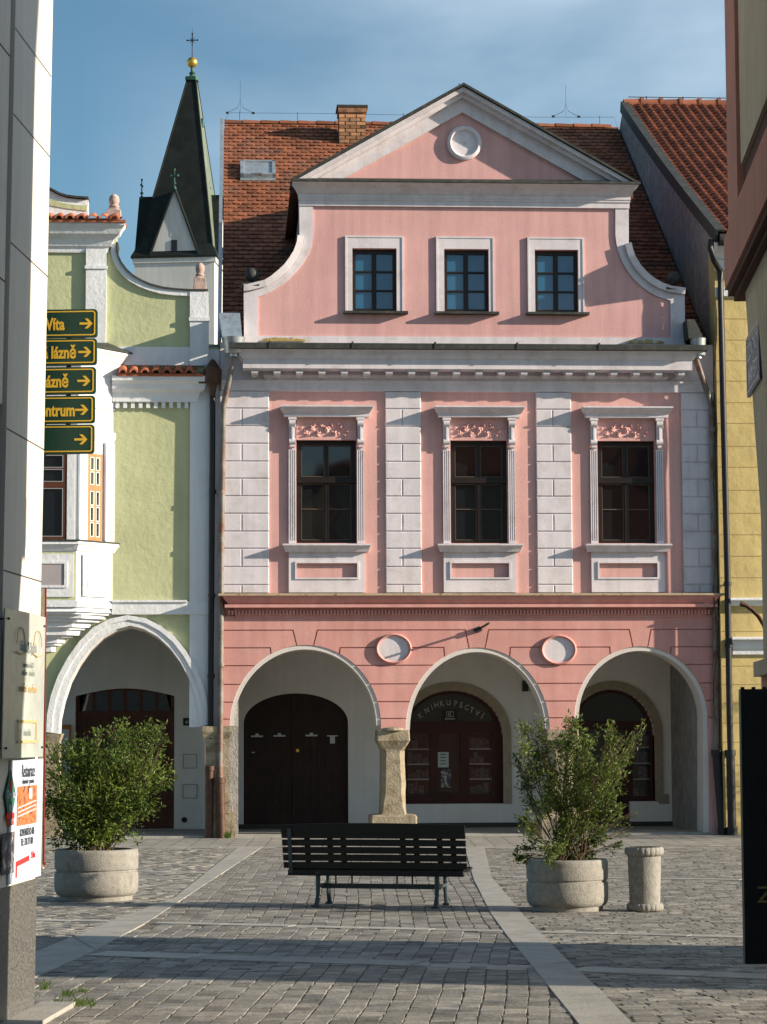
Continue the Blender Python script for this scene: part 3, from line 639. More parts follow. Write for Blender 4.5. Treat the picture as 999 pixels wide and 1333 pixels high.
# lichen stains on the band above the gutter
for a, b in ((340, 398), (815, 864)):
    x0, x1 = PX(a, 440), PX(b, 440); z0 = PZ(600, 446.2); q = []
    n = 24
    for k in range(n+1): q.append((x0+(x1-x0)*k/n, z0+.02+.07*math.sin(PI*k/n)**.5*max(.2, .6+1.1*noise.noise(Vector((k*.9, a, 0))))))
    MB().slab([(x0, z0)] + [(x1, z0)] + q[::-1], -.054, -.045).build('lichen_stain', M['lichen'], house)
# windows of the gable
for a, b, sa, sb in gw:
    MB().slab([(sa, gwz0-.02), (sb, gwz0-.02), (sb, gsz1), (sa, gsz1)], -.075, .0, [[(a, gwz0-.03), (b, gwz0-.03), (b, gwz1), (a, gwz1)]][:0] or ()).build if 0 else None
    mb = MB(); mb.slab([(sa, gwz0-.0), (a, gwz0-.0), (a, gwz1), (b, gwz1), (b, gwz0-.0), (sb, gwz0-.0), (sb, gsz1), (sa, gsz1)], -.028, .0)
    mb.slab([(sa+.0, gwz0), (sa+.028, gwz0), (sa+.028, gsz1-.028), (sb-.028, gsz1-.028), (sb-.028, gwz0), (sb, gwz0), (sb, gsz1), (sa, gsz1)], -.040, -.02)
    mb.build('window_surround', M['white'], house)
    MB().box(sa-.03, sb+.07, -.15, .05, gwz0-.045, gwz0-.005).build('window_sill', M['lead'], house)
    Y = .10; ft = .06; xm = (a+b)/2; fl = []
    zs_ = [gwz0+ft+(gwz1-gwz0-2*ft)*k/3 for k in range(4)]
    for lx, rx in ((a+ft, xm-.04), (xm+.04, b-ft)):
        for k in range(3): fl.append([(lx, zs_[k]+.014), (rx, zs_[k]+.014), (rx, zs_[k+1]-.014), (lx, zs_[k+1]-.014)])
    mb = MB(); mb.slab([(a, gwz0), (b, gwz0), (b, gwz1), (a, gwz1)], Y, Y+.08, fl); fr = mb.build('window', M['frame_dk'], house)
    for q in fl:
        gm = MB(); gm.box(q[0][0], q[1][0], Y+.04, Y+.07, q[0][1], q[2][1]); gm.build('pane', M['glass_sky'], fr)
# pediment : horizontal cornice, raking cornice, roundel
pl, pr_ = PX(377, 234, -.35), PX(831.5, 240, -.35); zh = lambda y, Y=-.3: PZ(600, y+.3, Y)
bl, br_ = PX(389.5, 240), PX(818.4, 240)
hp = [(.33, zh(236.5, -.33)), (.33, zh(238.5)), (.26, zh(241)), (.17, zh(245)), (.12, zh(249)), (.09, zh(250.5)), (.09, zh(258, -.09)), (.075, zh(259, -.09)), (.075, zh(261, -.09)), (.055, zh(262, -.09)), (.055, zh(269, -.05))]
MB().cornice(bl+.02, br_-.02, 0, hp, side=.45).build('pediment_cornice', M['white'], house)
MB().cornice(bl+.02, br_-.02, 0, [(0, zh(231.0, -.1)), (.36, zh(234, -.36)), (.37, zh(237, -.36)), (.33, zh(237.3, -.36))], side=.48).build('pediment_flashing', M['lead'], house)
az_ = PZ(603.5, 109.5, -.3); apx = PX(603.5, 109.5, -.3)
lz, rz_ = PZ(378, 234, -.33), PZ(831, 239, -.33); lx, rx_ = bl-.15, br_+.15
def rake(off0, off1, y0, y1, name, mt, x0=lx, x1=rx_):
    # band between two parallels under the roof line, measured vertically
    sL = (az_-lz)/(apx-lx); sR = (az_-rz_)/(rx_-apx)
    def zl(x): return lz+(x-lx)*sL
    def zr(x): return rz_+(rx_-x)*sR
    zb = min(lz, rz_)
    pts = [(x0, zl(x0)-off0), (apx, az_-off0), (x1, zr(x1)-off0), (x1, zr(x1)-off1), (apx, az_-off1), (x0, zl(x0)-off1)]
    # clip the lower ends at the horizontal cornice
    zc = zh(235.5)
    def clipx(off, left):
        return (lx+(zc-lz+off)/sL) if left else (rx_-(zc-rz_+off)/sR)
    a0, a1 = max(x0, clipx(off0, 1)), max(x0, clipx(off1, 1)); c0, c1 = min(x1, clipx(off0, 0)), min(x1, clipx(off1, 0))
    pts = [(a0, zl(a0)-off0), (a1, max(zc, zl(a1)-off1)), (apx, az_-off1), (c1, max(zc, zr(c1)-off1)), (c0, zr(c0)-off0), (apx, az_-off0)]
    return MB().slab(pts, y0, y1).build(name, mt, house)
rake(.10, .44, -.075, .02, 'raking_band', M['white']); rake(.045, .125, -.30, .0, 'raking_cornice', M['white']); rake(.02, .20, -.20, -.0, 'raking_moulding', M['white'])
rake(-.015, .03, -.36, .5, 'raking_flashing', M['lead'])
x, z = P(604.5, 187); n = 48
def cr_(r): return [(x+r*math.cos(2*PI*k/n), z+r*math.sin(2*PI*k/n)) for k in range(n)]
lays = [(cr_(.305), 0), (cr_(.305), -.055), (cr_(.285), -.075), (cr_(.25), -.085), (cr_(.235), -.075), (cr_(.228), -.03), (cr_(.01), -.03)]
vs = [(a, yy, b) for q, yy in lays for a, b in q]; fs = [(i*n+j, i*n+(j+1) % n, (i+1)*n+(j+1) % n, (i+1)*n+j) for i in range(len(lays)-1) for j in range(n)]
MB().add(vs, fs).build('roundel', M['white'], house, smooth=True)

# ---------------- roof
# ridge depth from the party wall line with the yellow house
RY = 10.0; RZ = PZ(500, 162, RY); EY = .35; EZ = z_eave+.12
rs_ = Vector((0, RY-EY, RZ-EZ)); rlen = rs_.length; rs_.normalize(); rn = Vector((0, -rs_.z, rs_.y))
XL = .02
def tiles(mb, x0, x1, o, s, n, length, tw, th, thick=.018, tint=True, skip=None):
    r = 0; d = 0
    u = Vector((1, 0, 0))
    while d < length:
        off = (r % 2)*tw/2; x = x0-off
        while x < x1:
            a, b = max(x, x0), min(x+tw-.006, x1)
            if b-a > .03 and not (skip and skip((a+b)/2, d)):
                j = random.uniform(-.006, .006); lift = thick*1.5+random.uniform(-.004, .007); mid = (a+b)/2
                def pt(xx, dd, h): return o + u*xx + s*dd + n*h
                lo = d+j+.012*math.sin(x*1.7+r*.35); rd = .035
                vs = [pt(a, lo+rd, lift), pt(mid-(b-a)*.22, lo, lift), pt(mid+(b-a)*.22, lo, lift), pt(b, lo+rd, lift), pt(b, d+th*1.15, .002), pt(a, d+th*1.15, .002),
                      pt(a, lo+rd, lift-thick), pt(mid-(b-a)*.22, lo, lift-thick), pt(mid+(b-a)*.22, lo, lift-thick), pt(b, lo+rd, lift-thick)]
                mb.add(vs, [(0, 1, 2, 3, 4, 5), (6, 7, 1, 0), (7, 8, 2, 1), (8, 9, 3, 2)], random.random() if random.random() > .05 else random.choice((0.02, 1.0)))
            x += tw
        d += th; r += 1
slab_ = MB(); o0 = Vector((0, EY, EZ))
def onroof(x, d, h=0): return o0 + Vector((x, 0, 0)) + rs_*d + rn*h
slab_.add([onroof(XL, 0), onroof(XR-.01, 0), onroof(XR-.01, rlen), onroof(XL, rlen), onroof(XL, 0, -.15), onroof(XR-.01, 0, -.15), onroof(XR-.01, rlen, -.15), onroof(XL, rlen, -.15)],
          [(0, 1, 2, 3), (7, 6, 5, 4), (0, 4, 5, 1), (1, 5, 6, 2), (2, 6, 7, 3), (3, 7, 4, 0)])
slab_.add([(XL, RY, RZ), (XR, RY, RZ), (XR, 2*RY, EZ), (XL, 2*RY, EZ)], [(3, 2, 1, 0)])
roof = slab_.build('roof', M['seam'], house)
tm = MB(); tiles(tm, XL, XR-.03, o0, rs_, rn, rlen-.1, .19, .205)
tm.build('roof_tiles', M['rooftile'], roof)
tm = MB(); x = XL
while x < XR-.2:
    a = x; b = min(x+.42, XR-.02); vs = []
    for k in range(7):
        t = PI*k/6; vs.append((a, RY-.13*math.cos(t), RZ-.03+.10*math.sin(t))); vs.append((b, RY-.12*math.cos(t), RZ-.035+.085*math.sin(t)))
    tm.add(vs, [(2*k, 2*k+2, 2*k+3, 2*k+1) for k in range(6)], random.random()); x += .40
tm.build('ridge_tiles', M['rooftile'], roof, smooth=True)
# dormer body behind the gable, running back into the roof
dm = MB(); hb = PZ(500, 250)
dm.plan([(bl+.05, .3), (br_-.05, .3), (br_-.05, 7.5), (bl+.05, 7.5)], EZ-.3, hb); dm.build('gable_side_wall', M['grey_rough'], house)
for sgn, xe, ze_ in ((-1, lx, lz), (1, rx_, rz_)):
    dm = MB(); dm.add([(apx, .4, az_-.02), (xe, .4, ze_-.02), (xe, 7.5, ze_-.02), (apx, 7.5, az_-.02), (apx, .4, az_-.1), (xe, .4, ze_-.1), (xe, 7.5, ze_-.1), (apx, 7.5, az_-.1)],
        [(0, 3, 2, 1), (4, 5, 6, 7), (0, 1, 5, 4), (1, 2, 6, 5), (2, 3, 7, 6)]); dm.build('gable_roof', M['rooftile_r'], house)
# side and back walls
mb = MB(); mb.box(0, .3, .55, 20, 0, EZ-.2); mb.box(XR-.3, XR-.01, .56, 20, 0, EZ-.2); mb.box(.3, XR-.3, 19.7, 20, 0, EZ-.2)
mb.slab([(.55, EZ-.2), (RY, RZ-.15), (19.9, EZ-.2)][::-1], .01, .28, fm=lambda a, b, c: (b, a, c)); mb.build('side_wall', M['grey_rough'], house)
# left verge flashing (blue grey metal)
mb = MB(); vq = [onroof(0, -.05), onroof(0, rlen)]
for q in (0,): mb.add([onroof(-.07, -.2, -.35), onroof(-.005, -.2, -.35), onroof(-.005, rlen-1.2, -.35), onroof(-.07, rlen-1.2, -.35), onroof(-.07, -.2, .10), onroof(-.005, -.2, .10), onroof(-.005, rlen, .10), onroof(-.07, rlen, .10)], [(0, 3, 2, 1), (4, 5, 6, 7), (0, 1, 5, 4), (1, 2, 6, 5), (2, 3, 7, 6), (3, 0, 4, 7)])
mb.build('verge_flashing', M['zinc'], roof)
# skylight
c = hit_plane(336, 222, onroof(0, 0, .05), rn); d = (c-o0).dot(rs_); x = c.x
mb = MB(); W, H = .36, .42
def obx(mb, x0, x1, d0, d1, h0, h1):
    mb.add([onroof(x0, d0, h0), onroof(x1, d0, h0), onroof(x1, d1, h0), onroof(x0, d1, h0), onroof(x0, d0, h1), onroof(x1, d0, h1), onroof(x1, d1, h1), onroof(x0, d1, h1)], [(0, 3, 2, 1), (4, 5, 6, 7), (0, 1, 5, 4), (1, 2, 6, 5), (2, 3, 7, 6), (3, 0, 4, 7)])
obx(mb, x-W, x+W, d-H-.14, d-H, .0, .05)
for q in ((x-W, x-W+.07, d-H, d+H), (x+W-.07, x+W, d-H, d+H), (x-W, x+W, d+H-.07, d+H), (x-W, x+W, d-H, d-H+.07)): obx(mb, *q, .0, .13)
obx(mb, x-.08, x+.08, d-H-.02, d-H+.05, .13, .16); obx(mb, x-W+.02, x+W-.02, d-H+.02, d+H-.02, .07, .10)
sk = mb.build('skylight', M['zinc'], roof)
# chimney
ck = hit_plane(459, 188, onroof(0, 0), rn); cx = ck.x; cyy = ck.y; ch = PZ(459, 137, cyy)
mb = MB(); mb.box(cx-.28, cx+.28, cyy, cyy+.55, RZ-1.6, ch-.08); mb.box(cx-.30, cx+.30, cyy-.03, cyy+.58, ch-.16, ch-.04); chm = mb.build('chimney', M['brick'], roof)
mb = MB(); z = RZ-1.0; r = 0
while z < ch-.2:
    xx = cx-.28-(r % 2)*.1
    while xx < cx+.28:
        a, b = max(xx, cx-.285), min(xx+.22, cx+.285)
        if b-a > .04: mb.box(a+.006, b-.006, cyy-.012-random.random()*.01, cyy+.02, z+.006, z+.07, random.random()*.9 if z < ch-.45 else .5+random.random()*.5)
        xx += .235
    z += .078; r += 1
M['brick_t'] = mat('chimney_brick_faces', (.36, .19, .10), var=.2, tint=.6, bump=.5, col2=(.16, .11, .07), c2=(.52, .66), c2s=6)
mb.build('brick_courses', M['brick_t'], chm)
MB().box(cx-.33, cx+.33, cyy-.05, cyy+.6, ch-.045, ch).build('chimney_cap', M['lead'], chm)
# lightning conductor along the ridge
mb = MB(); hz = RZ+.22
def wire(pts, r=.008): mb.tube(pts, r*.5, 5)
wire([(XL, RY, RZ+.05), (XL+.12, RY, hz), (XL+3.0, RY, hz+.01)]); wire([(XL+2.9, RY, hz), (XR-1.6, RY, hz-.02), (XR-.1, RY, hz), (XR-.02, RY, RZ)])
for xx in (.35, 1.6, 3.9, 6.4, 8.2): wire([(xx, RY, RZ), (xx, RY, hz+.03)], .012)
for pxx in (313, 737):
    xx = PX(pxx, 150, RY); wire([(xx, RY, hz), (xx, RY, hz+.7)], .006); wire([(xx-.28, RY, hz), (xx-.05, RY, hz+.12), (xx, RY, hz+.3), (xx+.05, RY, hz+.12), (xx+.28, RY, hz)], .01)
    for s in (-.28, .28): mb.box(xx+s-.03, xx+s+.03, RY-.02, RY+.02, hz-.02, hz+.02)
mb.build('lightning_conductor', M['black'], roof)
MB().tube([(apx-.02, .1, az_), (apx-.04, .1, az_+.12)], .008, 5).build('lightning_rod', M['black'], house)
# ---------------- drainpipes
def pipe(pts_px, Y, r, mt, name, par, rings=()):
    pts = []
    for q in pts_px:
        yy = q[2] if len(q) > 2 else Y; h = hitY(q[0], q[1], yy); pts.append(h)
    pts[-1].z = 0.0
    mb = MB(); mb.tube(pts, r, 12)
    for (a, b) in rings:
        h = hitY(a, b, Y); mb.tube([h-Vector((0, 0, .035)), h+Vector((0, 0, .035))], r*1.25, 12); mb.box(h.x-.012, h.x+.012, Y, 0.0, h.z-.012, h.z+.012)
    return mb.build(name, mt, par, smooth=True)
def hopper(px, py, Y, name, par, mt, rt=.14, rb=.11, h=.30):
    c = hitY(px, py, Y); mb = MB(); mb.lathe([(rb, -h/2), (rb*1.05, -h/2+.01), (rt, h/2-.02), (rt*1.05, h/2)], c.x, c.y, 20, cz=c.z); mb.tube([(c.x, c.y, c.z-h/2-.05), (c.x, c.y, c.z-h/2)], rb*.5, 12)
    return mb.build(name, mt, par, smooth=True)
dp = pipe([(306, 461, -.42), (304, 470, -.40), (291, 528, -.075), (288.5, 700), (287.5, 900), (286.5, 1000), (289, 1087)], -.075, .050, M['rust'], 'drainpipe', house, [(289, 640), (288, 778), (288, 866), (288, 700)])
hopper(305, 450, -.42, 'rain_hopper', dp, M['zinc'], .19, .16, .28)
h1 = hitY(286.5, 1015, -.13); mb = MB(); mb.tube([h1, (h1.x+.03, -.13, 0)], .078, 12); mb.tube([h1+Vector((0, 0, .04)), h1-Vector((0, 0, .06))], .095, 12); mb.build('cast_iron_foot', M['castiron'], dp, smooth=True)
h = hitY(305, 425, -.35); mb = MB(); mb.plan([(h.x-.2, -.5), (h.x+.14, -.5), (h.x+.14, .3), (h.x-.2, .3)], h.z-.22, h.z+.22, [(h.x-.26, -.45), (h.x+.1, -.45), (h.x+.1, .5), (h.x-.26, .5)]); mb.build('gutter_box', M['zinc'], dp)
dq = pipe([(906, 466, -.42), (909, 476, -.36), (926.5, 527, -.12), (929, 640), (931.5, 780), (932.5, 880), (933, 985), (941.5, 1087)], -.12, .052, M['rust'], 'drainpipe', house, [(928, 560), (931, 700), (932, 805), (932.5, 845)])
a_ = hitY(933, 980, -.16); b_ = hitY(942, 1087, -.16); b_.z = 0
MB().tube([a_, b_], .078, 12).tube([a_+Vector((0, 0, .05)), a_-Vector((0, 0, .05))], .092, 12).tube([b_, b_+Vector((0, 0, .12))], .095, 12).build('cast_iron_foot', M['black'], dq, smooth=True)
hopper(909, 452, -.42, 'rain_hopper', dq, M['zinc'], .135, .12, .30)
h = hitY(903, 432, -.3); mb = MB(); mb.plan([(h.x-.12, -.5), (h.x+.14, -.5), (h.x+.14, .3), (h.x-.12, .3)], h.z-.15, h.z+.2, [(h.x-.14, -.42), (h.x-.0, -.42), (h.x-.0, .5), (h.x-.14, .5)]); mb.build('gutter_box', M['lead'], dq)
# flag rod
b0 = hitY(622, 820); tip = b0 + Vector((.135, -.56, .09))
mb = MB(); mb.tube([b0, tip], .02, 10); mb.tube([b0+Vector((0, -.035, 0)), b0+Vector((.014, -.13, .01))], .05, 12); mb.lathe([(.075, -.02), (.075, .02)], b0.x, b0.y-.03, 14, cz=b0.z)
mb.build('flag_holder', M['black'], house, smooth=True)

# ---------------- stone columns of the arcade
def chamfer_sq(cx, cy, h, c, hy=None):
    hy = hy or h; c = min(c, h*.9)
    return [(cx-h+c, cy-hy), (cx+h-c, cy-hy), (cx+h, cy-hy+c), (cx+h, cy+hy-c), (cx+h-c, cy+hy), (cx-h+c, cy+hy), (cx-h, cy+hy-c), (cx-h, cy-hy+c)]
def column(pcx, ztop, name='stone_column'):
    x = pcx; cy = .26; mb = MB()
    lv = [(0, .40, .02), (.34, .40, .03), (.37, .38, .03), (.375, .225, .03), (.50, .222, .05), (.75, .212, .08), (ztop-.36, .205, .09), (ztop-.33, .21, .06), (ztop-.20, .275, .03), (ztop-.18, .285, .02), (ztop, .275, .02)]
    for (z0, h0, c0), (z1, h1, c1) in zip(lv, lv[1:]):
        if z1-z0 < 1e-4: continue
        n = max(1, int((z1-z0)/.12)) if z1-z0 > .3 else 1
        for k in range(n):
            t0, t1 = k/n, (k+1)/n
            def J(t):
                h = h0+(h1-h0)*t; c = c0+(c1-c0)*t; zq = z0+(z1-z0)*t
                jit = .010*noise.noise(Vector((x*3, zq*5, 2))) if .4 < zq < ztop-.3 else 0
                return chamfer_sq(x+jit, cy, h+jit, c, .26*h/.21 if h < .3 else h*.9)
            mb.plan(J(t0), z0+(z1-z0)*t0, z0+(z1-z0)*t1, J(t1))
    return mb.build(name, M['stone'], house)
column((PX(496, 950)+PX(528, 950))/2, z2+.0); column((PX(715.5, 950)+PX(748, 950))/2, z2)
mb = MB(); xk = (PX(496, 950)+PX(528, 950))/2; mb.lathe([(.20, 0), (.18, .04), (.05, .065)], xk, .02, 12, cz=z2-.005)
mb.build('capital_moulding', M['stone'], house)
# party pier between the green and the pink house, half sandstone
mb = MB(); xl, xr = PX(267, 1000), PX(299, 1000)
for (z0, z1, a, b) in ((0, .42, xl-.02, xr+.10), (.42, .60, xl, xr+.0), (.60, z_spring-.22, xl+.01, xr-.0)):
    b2 = b if z0 != .42 else xr; mb.plan([(xl, -.06), (b, -.06), (b, .6), (xl, .6)], z0, z1, [(xl, -.05), (b2, -.05), (b2, .6), (xl, .6)])
mb.plan([(xl-.02, -.04), (xr, -.04), (xr, .6), (xl-.02, .6)], z_spring-.22, z_spring-.1, [(xl-.04, -.09), (xr+.05, -.09), (xr+.05, .62), (xl-.04, .62)])
mb.box(xl-.04, xr+.05, -.09, .62, z_spring-.1, z_spring-.003)
mb.build('corner_pier', M['stone'], house)

# ---------------- arcade interior
BY = 3.0; ceil = z_low-.02
dX0, dX1 = PX(317.5, 1000, BY), PX(453.7, 1000, BY); dzs, dzt = PZ(385, 941, BY), PZ(385, 902.5, BY)
sX0, sX1 = PX(524, 1000, BY), PX(655, 1000, BY); szs, szt = PZ(590, 957, BY), PZ(590, 899, BY); szb = PZ(590, 1046.5, BY)
tX0, tX1 = PX(742, 1000, BY), PX(852.5, 1000, BY); tzs, tzt = PZ(800, 957, BY), PZ(800, 897.5, BY); tzb = PZ(800, 1043.5, BY)
def archloop(x0, x1, zb, zs, zt, e=0, n=24): return [(x0-e, zb), (x1+e, zb)] + arc((x0+x1)/2, zs, (x1-x0)/2+e, zt-zs+e, n, 0, PI)
tdx = PX(820, 1000, BY)  # right edge of the door leaf in the third opening
MB().slab([(-.3, .0), (XR-.0, .0), (XR-.0, ceil+.3), (-.3, ceil+.3)], BY, BY+.35, [archloop(dX0, dX1, .035, dzs, dzt), archloop(sX0, sX1, szb, szs, szt), [(tX0, .035), (tdx, .035), (tdx, tzb), (tX1, tzb)] + arc((tX0+tX1)/2, tzs, (tX1-tX0)/2, tzt-tzs, 24, 0, PI)]).build('arcade_back_wall', M['inner'], house)
mb = MB(); mb.box(-.3, XR, .55, BY, ceil+.02, ceil+.3); mb.build('arcade_ceiling', M['inner'], house)
MB().box(-.3, XR-.25, BY-.03, BY+.0, 0, .12).build('dark_skirting', M['seam'], house)
for l, r in ((496, 528), (715.5, 748)):       # low transverse ribs above the columns
    xa, xb = PX(l, 950)+.02, PX(r, 950)-.02
# right end wall with blind arch
ex = XR-.26
MB().slab([(.55, 0), (BY, 0), (BY, ceil+.1), (.55, ceil+.1)][::1], ex, ex+.25, [archloop(1.15, 2.45, .14, 1.75, 2.45)], fm=lambda a, b, c: (b, a, c)).build('arcade_end_wall', M['inner'], house)
MB().box(ex+.12, ex+.2, 1.0, 2.6, 0, 2.6).build('blind_niche', M['inner'], house)
# big gate
mb = MB(); Y = BY+.14; lp = archloop(dX0, dX1, .035, dzs, dzt); xm = PX(383.5, 1000, BY)
mb.slab(lp, Y, Y+.08); n_ = 9
gate = mb.build('gate', M['door_dk'], house)
mb = MB()
for k in range(14):
    a = dX0+(dX1-dX0)*k/14; mb.box(a-.006, a+.006, Y-.012, Y, .1, dzs-.05)
mb.box(xm-.035, xm+.035, Y-.04, Y, .04, dzt-.03); mb.box(dX0+.02, dX1-.02, Y-.025, Y, 1.0, 1.12); mb.box(dX0+.02, dX1-.02, Y-.025, Y, .1, .3)
mb.build('gate_rail', M['door_dk'], gate)
for a, b, k in ((335, 958, 0), (364, 957.5, 0), (405.5, 957, 0)):
    x, z = P(a, b, Y); mb = MB(); mb.box(x-.11, x+.11, Y-.03, Y, z-.02, z+.008); mb.box(x-.03, x+.03, Y-.03, Y, z+.008, z+.045); mb.build('mail_slot', M['paper'], gate)
x, z = P(433, 960, Y); MB().box(x-.10, x+.10, Y-.03, Y, z+.02, z+.04).box(x-.045, x+.045, Y-.035, Y, z-.11, z+.02).build('notice_holder', M['paper'], gate)
x, z = P(387.5, 977, Y); mb = MB(); mb.tube([(x, Y-.06, z), (x, Y-.0, z)], .032, 12); mb.build('door_knob', M['gold'], gate)
x, z = P(330, 979.5, Y); MB().box(x-.03, x+.03, Y-.02, Y, z-.01, z+.01).build('mail_slot', M['shelf'], gate)
# --- bookshop front
def surround(x0, x1, zb, zs, zt, wdt):
    o_ = [(x1+wdt, zb)] + arc((x0+x1)/2, zs, (x1-x0)/2+wdt, zt-zs+wdt, 26, 0, PI) + [(x0-wdt, zb)]
    i_ = [(x1, zb)] + arc((x0+x1)/2, zs, (x1-x0)/2, zt-zs, 26, 0, PI) + [(x0, zb)]
    return MB().slab(o_ + i_[::-1], BY-.035, BY+.30).build('shop_surround', M['stone_trim'], house)
surround(sX0, sX1, szb, szs, szt, .155); surround(tX0, tX1, tzb, tzs, tzt, .155)
def shopfront(x0, x1, zb, zs, zt, ztr0, ztr1, cols, name, doorfloor=None):
    Y = BY+.16; t = .075
    lp = archloop(x0, x1, zb, zs, zt)
    # lunette opening above the transom
    xc = (x0+x1)/2; rx = (x1-x0)/2-t; rz_ = zt-zs-t*.8
    za = max(ztr1, zs); pts = []
    for k in range(31):
        a = PI*k/30; X_, Z_ = xc+rx*math.cos(a), zs+rz_*math.sin(a)
        if Z_ > ztr1: pts.append((X_, Z_))
    lun = [(pts[-1][0], ztr1), (pts[0][0], ztr1)] + pts[1:-1]
    hs = [lun] + [[(a, b), (c, b), (c, d), (a, d)] for a, c, b, d in cols]
    fr = MB().slab(lp, Y, Y+.09, hs).box(x0+.02, x1-.02, Y-.03, Y, ztr0+.01, ztr1-.01).build(name, M['door_red'], house)
    MB().slab(lun, Y+.05, Y+.065).build('fanlight', M['glass'], fr)
    return fr, Y
xx = lambda p: PX(p, 990, BY+.16); zq = lambda p: PZ(590, p, BY+.16)
cols = [(xx(530), xx(560), zq(1035), zq(953)), (xx(570), xx(600), zq(1033), zq(955)), (xx(611), xx(641.5), zq(1035), zq(953))]
shop, SY = shopfront(sX0, sX1, szb, szs, szt, zq(952), zq(939.5), cols, 'shop_window')
def case_of(cols, par, doorcol=1):
    for k, (a, c, b, d) in enumerate(cols):
        # recessed display lit only by daylight
        MB().box(a, c, SY+.32, SY+.34, b, d).build('display_back', M['frame_dk'], par)
        if k != doorcol:
            mb = MB()
            for j in range(1, 4): z = b+(d-b)*j*.24; mb.box(a, c, SY+.075, SY+.3, z, z+.022)
            mb.build('shelf', M['shelf'], par)
            for j in range(4):
                z = b+(d-b)*j*.24+.024; x = a+.02; mb = MB()
                while x < c-.07:
                    ww = random.uniform(.05, .13); hh = random.uniform(.12, .25)*(.9 if j < 3 else 1)
                    if random.random() < .8: mb.box(x, min(x+ww, c-.01), SY+.12, SY+.16, z, z+hh)
                    x += ww+.015
                mb.build('displayed_books', M['book1'], par)
        MB().slab([(a, b), (c, b), (c, d), (a, d)], SY+.045, SY+.05).build('pane', M['thin'], par)
q, n, b = newmat('thin_shop_glass'); l = n.links.new
tr = N(n, 'ShaderNodeBsdfTransparent'); gl = N(n, 'ShaderNodeBsdfGlossy', Roughness=.03); fz = N(n, 'ShaderNodeFresnel', IOR=1.5); ms = N(n, 'ShaderNodeMixShader')
l(fz.outputs[0], ms.inputs[0]); l(tr.outputs[0], ms.inputs[1]); l(gl.outputs[0], ms.inputs[2]); l(ms.outputs[0], n.nodes['Material Output'].inputs['Surface']); M['thin'] = q
case_of(cols, shop)
x, z = P(577.5, 989, SY); 
mb = MB(); mb.box(x-.10, x+.10, SY+.03, SY+.042, z-.14, z+.14); no = mb.build('paper_notice', M['paper'], shop)
mb = MB()
for k in range(4): mb.box(x-.06, x+.05, SY+.026, SY+.031, z+.09-.058*k, z+.105-.058*k)
mb.build('notice_text', M['ink_k'], no)
x, z = P(581, 1013, SY); MB().box(x-.09, x+.09, SY+.03, SY+.042, z-.17, z+.16).build('paper_notice', M['ink_b'], shop)
# arched lettering
word = 'KNIHKUPECTVÍ'; cxl, czl = P(588, 973, SY); R0 = PZ(588, 920.5, SY)-czl; mb = MB()
for k, ch_ in enumerate(word):
    px_ = [547.5, 556, 562.5, 568.3, 575.5, 584.3, 593.6, 601.0, 608.5, 615, 622.2, 628.6][k]; x = PX(px_, 930, SY); s = max(-1, min(1, (x-cxl)/R0)); ang = math.asin(s)
    px_y = [934, 927, 923, 920, 918, 917, 918, 920.5, 923.5, 927, 931, 935][k]; z = PZ(588, px_y-3, SY)
    tf = Matrix.Translation((x, SY+.035, z)) @ Matrix.Rotation(ang*.62, 4, 'Y') @ Matrix.Rotation(PI/2, 4, 'X') @ Matrix.Translation((0, -.055, 0))
    v, f = text_mb(ch_, .145, tf, xs=.85); mb.add(v, f)
mb.build('shop_lettering', M['letters'], shop)
x, z = P(586, 931, SY); sg = MB().box(x-.135, x+.135, SY-.02, SY+.03, z-.105, z+.105).build('shop_sign', M['black'], shop)
mb = MB(); v, f = text_mb('K', .11, Matrix.Translation((x, SY-.023, z-.02)) @ Matrix.Rotation(PI/2, 4, 'X')); mb.add(v, f)
mb.slab([(x-.065, z-.03), (x+.065, z-.03), (x+.065, z+.07), (x-.065, z+.07)], SY-.024, SY-.02, [[(x-.057, z-.022), (x+.057, z-.022), (x+.057, z+.062), (x-.057, z+.062)]])
for k in range(5): mb.box(x-.09+k*.038, x-.065+k*.038, SY-.024, SY-.02, z-.08, z-.052)
mb.build('sign_emblem', M['letters'], sg)
# third opening : shop door and window
cols3 = [(tX0+.10, PX(812, 990, BY+.16), .9, PZ(800, 950, BY+.16)), (PX(824, 990, BY+.16), PX(847, 990, BY+.16), tzb+.10, PZ(800, 950, BY+.16))]
shop3, SY = shopfront(tX0, tX1, tzb, tzs, tzt, PZ(800, 948, BY), PZ(800, 939, BY), [(a, b, max(c, tzb+.08), d) for a, b, c, d in cols3], 'shop_window')
case_of([(a, b, max(c, tzb+.08), d) for a, b, c, d in cols3], shop3, 0)
MB().box(tX0, tdx, BY+.16, BY+.24, .035, tzb).build('shop_door', M['door_red'], shop3)
x, z = P(790, 1046, SY-.1); MB().box(x-.17, x+.17, BY-.02, BY+.02, z-.14, z+.14).build('small_poster', M['poster_t'] if 'poster_t' in M else M['ink_b'], shop3)
x, z = P(684, 893, BY); MB().box(x-.055, x+.055, BY-.06, BY, z-.1, z+.1).build('alarm_box', M['lead'], house)
x, z = P(864.5, 1040, BY); MB().box(x-.09, x+.09, BY-.02, BY, z-.09, z+.09).box(x-.065, x+.065, BY-.03, BY, z-.065, z+.065).build('vent_grille', M['stone_trim'], house)

